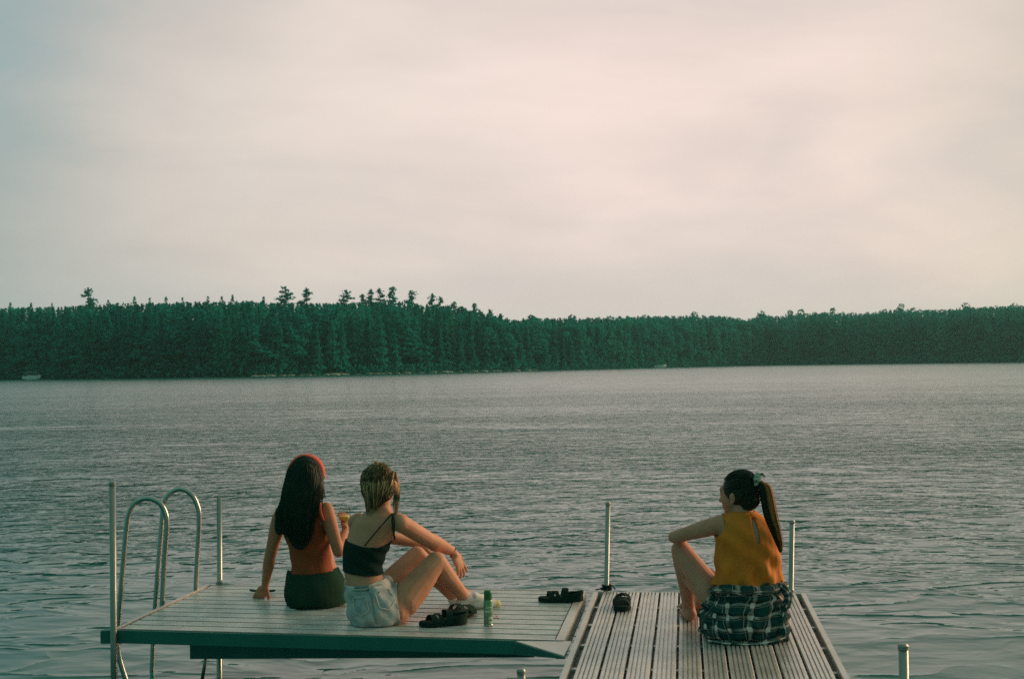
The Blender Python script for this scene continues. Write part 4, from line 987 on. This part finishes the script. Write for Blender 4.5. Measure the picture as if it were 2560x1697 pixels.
def woman_mustard():
    B = Body(); rg = random.Random(31)
    B.loft(secs([(1862, 1585, 6.47, 55, .10), (1862, 1565, 6.47, 78, .145), (1862, 1535, 6.47, 80, .15), (1864, 1500, 6.47, 72, .125), (1866, 1465, 6.46, 60, .095), (1868, 1425, 6.46, 60, .098), (1868, 1385, 6.46, 66, .112), (1866, 1350, 6.46, 72, .118), (1863, 1322, 6.46, 72, .108), (1860, 1304, 6.46, 60, .09), (1857, 1290, 6.46, 42, .072), (1854, 1279, 6.46, 27, .058)]), .12)
    hc = at(1846, 1236, 6.48); B.limb([(at(1856, 1296, 6.46), .056), (at(1856, 1255, 6.47), .050)], 'neck')
    Rm, P = head(B, hc, (-.76, .64, -.08), k=.97)
    ls, rs = at(1793, 1312, 6.45), at(1926, 1340, 6.50)
    B.ell(at(1802, 1311, 6.45), (.052, .05, .05)); B.ell(at(1916, 1336, 6.50), (.052, .05, .052))
    arm(B, ls, at(1686, 1342, 6.60), at(1752, 1330, 6.82), .045, .032, .033, .022)
    arm(B, rs, at(1940, 1420, 6.66), at(1860, 1400, 6.86), .043, .033, .033, .022)
    hand(B, at(1752, 1330, 6.82), (.9, .4, .15), (.1, .3, .9), curl=.15, side=-1); hand(B, at(1860, 1400, 6.86), (-.9, .3, .1), (0, -.4, .9), curl=.4, side=1)
    hl, kl, al = at(1812, 1532, 6.50), at(1702, 1374, 6.66), at(1722, 1518, 6.87)
    hr, kr, ar = at(1905, 1540, 6.52), at(1765, 1440, 6.83), at(1752, 1522, 7.08)
    leg(B, hl, kl, al, .080, .050, .050, .032, (.3, -.8, 0)); leg(B, hr, kr, ar, .080, .050, .048, .032)
    B.limb([(kl + (hl - kl) * .15, .054), (kl + (al - kl) * .45 + Vector((.03, -.03, 0)), .050), (kl + (hl - kl) * .6, .074)], 'leg')
    foot(B, al, (.04, 1, 0), .20); foot(B, ar, (-.5, .86, 0), .22)
    B.ell(Vector((al.x + .008, al.y - .015, DZ + .036)), (.032, .036, .034), None, 'foot')
    body = finish(B.mesh(), 'person', M['skin_shade'])
    tag(body, 'woman with ponytail in mustard sleeveless top sitting alone on the long dock', 'person', 'people sitting on the docks')
    eyes(P, body, .97)
    # mustard top, loose, with a keyhole slit at the back of the neck
    T = Body(); T.p = [q for q in B.p if q[1] in ('torso', 'neck') and q[0] != 'loft']
    T.loft(secs([(1866, 1478, 6.46, 92, .135), (1867, 1462, 6.46, 90, .132), (1868, 1430, 6.46, 83, .125), (1868, 1385, 6.46, 77, .124), (1866, 1350, 6.46, 78, .124), (1863, 1322, 6.46, 76, .112), (1860, 1304, 6.46, 64, .094), (1857, 1290, 6.46, 46, .076), (1854, 1279, 6.46, 31, .062)]), .12)
    sm = T.mesh(inf=.005, smooth=8)
    zh = at(1866, 1470, 6.32).z; nx, nz = at(1857, 1286, 6.38).x, at(1857, 1278, 6.38).z
    kx, kz = at(1890, 1326, 6.35).x, at(1890, 1326, 6.35).z
    aL = at(1780, 1322, 6.38); xL = [at(p, 1300, 6.38).x for p in (1812, 1811, 1814, 1806, 1790, 1776, 1768)]; zL = [at(1800, p, 6.38).z for p in (1270, 1292, 1312, 1330, 1345, 1356, 1364)]
    xR = [at(p, 1300, 6.38).x for p in (1905, 1915, 1932, 1944, 1956, 1975)]; zR = [at(1900, p, 6.38).z for p in (1270, 1296, 1312, 1330, 1360, 1390)]
    def keep(v):
        x, z = v[:, 0], v[:, 2]
        lft = x > np.interp(z, zL[::-1], xL[::-1]); rgt = x < np.interp(z, zR[::-1], xR[::-1])
        arms_ = np.where(z > zL[-1], lft, True) & np.where(z > zR[-1], rgt, True)
        key = ((x - kx - (kz - z) * .16) / (.0125 - .0 * z)) ** 2 + ((z - kz) / .062) ** 2 > 1; key |= v[:, 1] > 6.46
        return (z > zh) & (z < nz - .004) & arms_ & key
    def fold(v, n):
        x = v[:, 0] - nx; z = v[:, 2]; low = np.clip((at(1866, 1380, 6.3).z - z) * 9, 0, 1)
        return low * (.0095 * np.sin(x * 62 + (z - zh) * 18) + .004 * np.sin(x * 105 - (z - zh) * 30)) + .0035 * np.sin((x * .8 + z) * 70) * (1 - low) * .8 + .0035 * np.sin(x * 40 + z * 50)
    garment(sm, 'sleeveless_top', M['mustard'], body, keep, fold, .003)
    m = MB(); m.tube(bez([at(1876, 1284, 6.395), at(1886, 1290, 6.372), at(1893, 1298, 6.375)], 4), .004, 6); m.build('neck_tie', M['mustard'], body)
    # plaid flannel shirt knotted round the hips
    c0 = at(1862, 1540, 6.47); nU, nV = 150, 64; zb, ztp = DZ + .004, at(1866, 1474, 6.33).z
    V = []; UV = []
    for j in range(nV + 1):
        t = j / nV; z = zb + (ztp - zb) * t
        ax_ = np.interp(t, [0, .05, .25, .55, .8, .93, 1], [.196, .210, .217, .208, .192, .182, .176]); bx_ = np.interp(t, [0, .05, .25, .6, 1], [.165, .180, .188, .168, .142])
        cxo = np.interp(t, [0, .4, 1], [-.004, -.006, .006])
        for i in range(nU):
            th = 2 * math.pi * i / nU
            fo = .0055 * math.sin(th * 17 + t * 5) * (1 - .4 * t) + .006 * math.sin(th * 9 - t * 13) + .008 * math.sin(t * 23 + th * 3) * (t > .45) * min(1, (t - .45) * 6) + .005 * math.sin(t * 41 + th * 5 + 1.3) * min(1, t * 2)
            r = 1 + fo / .19; x = math.cos(th) * ax_ * r; y = math.sin(th) * bx_ * r
            zz = z - .02 * (t) * math.cos(th) * -1 * .6 + .004 * math.sin(th * 7 + t * 3) + (.018 * t * math.sin(th * 1.0 + 2.4))
            V.append((c0.x + cxo + x, c0.y + y, max(DZ + .003, zz))); UV.append((th * .19 + .05 * t * math.sin(th * 2) + .012, t * .29 + .035 * math.sin(th * 1.5 + .6) * t))
    Q = [(j * nU + i, j * nU + (i + 1) % nU, (j + 1) * nU + (i + 1) % nU, (j + 1) * nU + i) for j in range(nV) for i in range(nU)]
    pm = plaid_mat(); o = npmesh('flannel_shirt', V, Q, pm, body, smooth=True)
    ul = o.data.uv_layers.new(name='UVMap'); li = np.empty(len(o.data.loops), np.int32); o.data.loops.foreach_get('vertex_index', li)
    uva = np.array(UV)[li]; seam = np.array([(p[0] % nU) for p in Q]); lp = np.repeat(seam == nU - 1, 4); uva[lp & ((li % nU) == 0), 0] += 2 * math.pi * .19
    ul.data.foreach_set('uv', uva.astype(np.float32).ravel())
    sl = o.modifiers.new('thickness', 'SOLIDIFY'); sl.thickness = .006; sl.offset = -1
    from mathutils import noise as mn
    for vt in o.data.vertices:
        c_ = vt.co; k_ = mn.noise(Vector((c_.x * 16, c_.y * 16, c_.z * 34))) * .007 + mn.noise(Vector((c_.x * 38 + 3, c_.y * 38, c_.z * 60))) * .004
        dv = Vector((c_.x - c0.x, c_.y - c0.y, 0)).normalized(); vt.co = c_ + dv * k_
    def cloth_tube(pts, rs, nm, flat=1.0):
        mb = MB(); pp = bez(pts, 6); rr_ = np.interp(np.linspace(0, 1, len(pp)), np.linspace(0, 1, len(rs)), rs); n = 18
        mb.tube(pp, [float(x) for x in rr_], n, flat=flat)
        me = bpy.data.meshes.new(nm); me.from_pydata(mb.v, [], mb.f); me.shade_smooth(); me.materials.append(pm); uvl = me.uv_layers.new(name='UVMap')
        for l in me.loops:
            vi = l.vertex_index; uvl.data[l.index].uv = ((vi % n) / n * .26, (vi // n) * .013)
        bm = bmesh.new(); bm.from_mesh(me)
        for x in bm.verts: x.co += x.normal * (.009 * mn.noise(x.co * 26) + .005 * mn.noise(x.co * 70))
        bmesh.ops.recalc_face_normals(bm, faces=bm.faces); bm.to_mesh(me); bm.free(); return link(bpy.data.objects.new(nm, me), o)
    # rolled waist, sleeve wound round the right hip, hem gathered on the planks
    cloth_tube([at(1778, 1478, 6.40), at(1800, 1471, 6.345), at(1850, 1474, 6.315), at(1905, 1475, 6.325), at(1950, 1466, 6.38), at(1962, 1462, 6.45)], [.016, .020, .022, .022, .020, .016], 'rolled_waist')
    cloth_tube([at(1950, 1462, 6.36), at(1967, 1480, 6.37), at(1970, 1500, 6.36), at(1962, 1520, 6.35), at(1955, 1545, 6.34), at(1962, 1580, 6.335), at(1958, 1600, 6.33)], [.014, .018, .020, .018, .018, .024, .018], 'sleeve')
    cloth_tube([at(1770, 1601, 6.30), at(1820, 1609, 6.265), at(1870, 1611, 6.255), at(1925, 1606, 6.265), at(1962, 1592, 6.31)], [.010, .014, .015, .015, .012], 'hem')
    # hair drawn back to a ponytail
    H = Body(); ctr = hc + Rm @ Vector((-.020, 0, .026)); pt = at(1893, 1206, 6.40)
    H.ell(ctr, (.098, .080, .094), Rm, 'h'); H.ell(hc + Rm @ Vector((-.060, 0, -.012)), (.052, .066, .060), Rm, 'h'); H.ell(hc + Rm @ Vector((-.048, 0, -.048)), (.036, .050, .040), Rm, 'h')
    hmsh = H.mesh(voxel=.005, smooth=6); hm_ = finish(hmsh, 'hair', M['hair_brown'], body); paths = []
    for i in range(420):
        a_ = rg.uniform(0, 2 * math.pi); e_ = rg.uniform(-1.2, 1.5); l = Vector((.102 * math.cos(e_) * math.cos(a_), .083 * math.cos(e_) * math.sin(a_), .097 * math.sin(e_)))
        if l.x > .055 and l.z < .05: continue
        if l.x > -.02 and l.z < -.01: continue
        a = ctr + Rm @ l; u_ = (a + pt) / 2 - ctr; k_ = 1.0
        loc = Rm.transposed() @ (u_); sc_ = 1 / math.sqrt((loc.x / .102) ** 2 + (loc.y / .083) ** 2 + (loc.z / .098) ** 2 + 1e-6)
        mid = ctr + u_ * max(1.0, sc_); paths.append(bez([a, mid, pt + Vector((rg.gauss(0, .006), rg.gauss(0, .006), rg.gauss(0, .006)))], 6))
    hug(hm_, paths, .002); strands('hair_strands', M['hair_brown'], hm_, paths, .0024)
    tail = [at(1897, 1202, 6.385), at(1912, 1215, 6.37), at(1919, 1250, 6.35), at(1927, 1290, 6.335), at(1940, 1330, 6.335), at(1949, 1360, 6.35), at(1952, 1380, 6.365)]
    wd = [.010, .022, .027, .027, .022, .015, .006]; m = MB(); pp = bez(tail, 5); m.tube(pp, [.72 * float(x) for x in np.interp(np.linspace(0, 1, len(pp)), np.linspace(0, 1, 7), wd)], 12, flat=.8); pony = m.build('ponytail', M['hair_sunlit'], body, smooth=True)
    dk = []; lt = []
    for i in range(380):
        a_ = rg.uniform(0, 6.28); rr_ = rg.uniform(.6, 1.0) + (rg.uniform(0, .5) if rg.random() < .2 else 0); o1 = math.cos(a_) * rr_; o2 = math.sin(a_) * rr_
        p_ = bez([c + Vector((o1 * w_, o2 * w_, 0)) for c, w_ in zip(tail, wd)], 4); p_ = p_[:rg.randint(17, 25)] if rg.random() < .5 else p_; (lt if o1 > -.3 + rg.gauss(0, .25) else dk).append(p_)  # strands on the right take the sunlit colour, the rest stay dark
    strands('dark_strands', M['hair_brown'], pony, dk, .0020); strands('sunlit_strands', M['hair_sunlit'], pony, lt, .0020)
    m = MB(); sc0 = at(1893, 1198, 6.39); axd = Vector((.8, -.2, -.1)).normalized(); e1 = axd.orthogonal().normalized(); e2 = axd.cross(e1); ring = []
    for k in range(60):
        a_ = 2 * math.pi * k / 60; rr_ = .019 + .005 * math.sin(a_ * 9); ring.append(sc0 + (e1 * math.cos(a_) + e2 * math.sin(a_)) * rr_ + axd * .006 * math.sin(a_ * 7))
    m.tube(ring + [ring[0]], [.011 + .004 * math.sin(k * 1.7) for k in range(61)], 8); m.build('scrunchie', M['scrunchie'], body, smooth=True)
    m = MB(); m.tube(bez([sc0 + Vector((.0, -.02, .01)), sc0 + Vector((.02, -.02, .028)), sc0 + Vector((.036, -.015, .012))], 4), [.009] * 8 + [.004], 8, flat=.5); m.build('scrunchie_bow', M['scrunchie'], body, smooth=True)
woman_mustard()

# ------------------------------------------------------------------ things lying on the docks
def sandal(pos, yaw, label, group, roll=0.0, lift=0.0, yaw_mirror=1, back_up=True, k=1.0):
    root = empty('sandal', Vector((pos[0], pos[1], DZ)), label, 'sandal', group)
    Rz_ = Matrix.Rotation(yaw, 3, 'Z') @ Matrix.Rotation(roll, 3, 'X'); o = Vector((pos[0], pos[1], DZ + .004 + lift))
    T = lambda x, y, z: o + Rz_ @ Vector((x * k, y * k * yaw_mirror, z * k * .80))
    xs = np.linspace(-.128, .128, 22); lo = [(x, .5 * (.072 + .028 * math.sin((x + .128) / .256 * 3.0 + .2) - .012 * math.cos(x * 40)) * math.sqrt(max(0.02, 1 - (abs(x) / .130) ** 7))) for x in xs]
    def slab(z0, z1, g_, nm, mt):
        mb = MB(); n = len(xs); vs = []
        for x, w_ in lo:
            cu = .006 * (x / .128) ** 2 + (.014 if x < -.02 else .014 * max(0, 1 - (x + .02) / .07)) * (z1 > .01)
            w2 = w_ + g_
            vs += [T(x * (1 + g_ * 6), -w2 + .006 * math.sin(x * 20), z0), T(x * (1 + g_ * 6), w2 + .006 * math.sin(x * 20), z0), T(x * (1 + g_ * 6), w2 + .006 * math.sin(x * 20), z1 + cu), T(x * (1 + g_ * 6), -w2 + .006 * math.sin(x * 20), z1 + cu)]
        fs = [(i * 4 + a, i * 4 + (a + 1) % 4, i * 4 + 4 + (a + 1) % 4, i * 4 + 4 + a) for i in range(n - 1) for a in range(4)] + [(0, 1, 2, 3), (n * 4 - 1, n * 4 - 2, n * 4 - 3, n * 4 - 4)]
        mb.add(vs, fs); return mb.build(nm, mt, root, smooth=False, bevel=.002)
    slab(0, .016, 0, 'outsole', M['black_sole']); slab(.0165, .026, -.002, 'footbed', M['black_strap'])
    def band(x0, x1, h, nm, w_=.016, lean=0.0, half=.046):
        mb = MB(); pts = []
        for j in range(17):
            a = math.pi * j / 16; pts.append(T(x0 + (x1 - x0) * j / 16 + lean * math.sin(a), -math.cos(a) * half, .024 + math.sin(a) * h))
        mb.tube(pts, w_, 8, flat=1.0 if False else .22, upv=None); return pts, mb
    def strapband(x0, x1, h, wd_, nm, lean=0.0):
        th = .0030; vs = []; n = 19
        for j in range(n):
            a = math.pi * j / (n - 1); xc = x0 + (x1 - x0) * j / (n - 1) + lean * math.sin(a); y = -math.cos(a) * .046; z = .014 + math.sin(a) * h
            ny, nz = -math.cos(a), math.sin(a)
            for dx, dn in ((-wd_, 0), (wd_, 0), (wd_, th), (-wd_, th)): vs.append(T(xc + dx, y + ny * dn, z + nz * dn))
        fs = [(i * 4 + a, i * 4 + (a + 1) % 4, i * 4 + 4 + (a + 1) % 4, i * 4 + 4 + a) for i in range(n - 1) for a in range(4)] + [(3, 2, 1, 0), (n * 4 - 4, n * 4 - 3, n * 4 - 2, n * 4 - 1)]
        MB().add(vs, fs).build(nm, M['black_strap'], root, smooth=False)
    strapband(.070, .045, .052, .016, 'toe_strap'); strapband(.055, .005, .056, .012, 'toe_strap'); strapband(-.010, -.025, .075, .017, 'instep_strap', -.01)
    if back_up:
        th = .0032; vs = []; n = 19
        for j in range(n):
            a = math.pi * j / (n - 1); x = -.035 - math.sin(a) * .092; y = -math.cos(a) * .044; z = .040 + .020 * math.sin(a)
            nx_, ny = -math.sin(a), -math.cos(a)
            for dz, dn in ((-.010, 0), (.012, 0), (.012, th), (-.010, th)): vs.append(T(x + nx_ * dn, y + ny * dn, z + dz))
        fs = [(i * 4 + a, i * 4 + (a + 1) % 4, i * 4 + 4 + (a + 1) % 4, i * 4 + 4 + a) for i in range(n - 1) for a in range(4)] + [(3, 2, 1, 0), (n * 4 - 4, n * 4 - 3, n * 4 - 2, n * 4 - 1)]
        MB().add(vs, fs).build('heel_strap', M['black_strap'], root)
    return root
SG2 = 'black strapped sandals left on the docks'
p = on(1108, 1562); sandal((p.x, p.y), math.radians(196), 'black strappy sandal lying foremost beside the blonde woman', SG2)
p = on(1150, 1546); sandal((p.x, p.y + .02), math.radians(52), 'black strappy sandal standing close behind its mate near the spray can', SG2, roll=-.12, lift=.004)
p = on(1402, 1503); sandal((p.x, p.y), math.radians(176), 'black strappy sandal lying sideways at the right end of the side dock', SG2)
p = on(1555, 1518); sandal((p.x, p.y), math.radians(-98), 'black strappy sandal on the long dock beside the middle post', SG2, k=.98)

p = on(1221, 1563); root = empty('spray_can', p, 'green labelled spray can with a dark green cap standing on the side dock', 'spray can')
m = MB(); m.lathe(p, [(.0215, 0), (.0235, .003), (.0235, .010)], 28); m.build('base_rim', M['steel'], root, smooth=True)
m = MB(); m.lathe(p + Vector((0, 0, .0095)), [(.0238, 0), (.0238, .112), (.0225, .121), (.0195, .126)], 28); lb = m.build('label', M['can'], root, smooth=True)
m = MB(); m.lathe(p + Vector((0, 0, .135)), [(.0200, 0), (.0215, .002), (.0215, .036), (.0200, .045), (.0130, .0490), (.002, .0495)], 28); m.build('cap', M['cap_green'], root, smooth=True)
def curved_patch(c, r, a0, a1, z0, z1, mt, nm, parent):
    n = 10; vs = []
    for j in range(n + 1):
        a = a0 + (a1 - a0) * j / n
        for z in (z0, z1):
            for rr_ in (r, r + .0006): vs.append(c + Vector((rr_ * math.sin(a), -rr_ * math.cos(a), z)))
    fs = []
    for j in range(n):
        b = j * 4; fs += [(b + 1, b + 5, b + 7, b + 3), (b, b + 2, b + 6, b + 4), (b + 2, b + 3, b + 7, b + 6), (b, b + 4, b + 5, b + 1)]
    fs += [(0, 1, 3, 2), (n * 4, n * 4 + 2, n * 4 + 3, n * 4 + 1)]; MB().add(vs, fs).build(nm, mt, parent)
curved_patch(p, .0239, .1, 1.15, .014, .050, M['can_white'], 'label_panel', lb); curved_patch(p, .0239, -.9, .5, .072, .082, M['can_white'], 'label_panel', lb); curved_patch(p, .0239, -.5, .9, .094, .100, M['can_white'], 'label_panel', lb)
for k in range(4): curved_patch(p, .0246, .25 + .2 * k, .37 + .2 * k, .028, .036, M['cap_green'], 'lettering', lb)
# small red printed sticker on the deck behind the can
p = on(1241, 1541); root = empty('sticker', Vector((p.x, p.y, DZ)), 'small white sticker with red marks on the deck beside the spray can', 'sticker')
m = MB(); m.box(Vector((p.x, p.y, DZ + .0012)), (.014, .040, .0007)); m.build('backing', M['alu_clean'], root)
for k, (dx, dy) in enumerate(((-.004, .026), (.005, .016), (-.002, .004), (.005, -.010), (-.004, -.024))):
    m = MB(); m.box(Vector((p.x + dx, p.y + dy, DZ + .0022)), (.0052, .0045, .0003)); m.build('red_mark', M['red'], root)
# cleat under the long-haired woman's hand
p = on(656, 1483); root = empty('dock_cleat', p, 'flat dark cleat on the deck under the long-haired woman\'s left hand', 'cleat')
m = MB(); m.tube(bez([p + Vector((-.080, .014, .022)), p + Vector((-.05, .008, .016)), p + Vector((0, 0, .014)), p + Vector((.05, -.008, .016)), p + Vector((.080, -.014, .022))], 4), [.003] + [.0075] * 15 + [.003], 10); m.build('horns', M['dark'], root, smooth=True)
m = MB(); m.prism([(p.x - .03, p.y - .012), (p.x + .03, p.y - .02), (p.x + .03, p.y + .012), (p.x - .03, p.y + .02)], DZ + .0005, DZ + .012); m.build('base', M['dark'], root, bevel=.002)

# ------------------------------------------------------------------ haze
hz = MB(); hz.box((0, 615, 21.5), (1650, 690, 24.5)); 
hm = bpy.data.materials.new('haze'); hm.use_nodes = True; hn = hm.node_tree; hn.nodes.remove(hn.nodes['Principled BSDF'])
pv = hn.nodes.new('ShaderNodeVolumePrincipled'); pv.inputs['Density'].default_value = .00021; pv.inputs['Color'].default_value = (.40, .85, .82, 1); pv.inputs['Anisotropy'].default_value = .3
hn.links.new(pv.outputs[0], hn.nodes['Material Output'].inputs['Volume'])
tag(hz.build("haze", hm), kind="stuff")
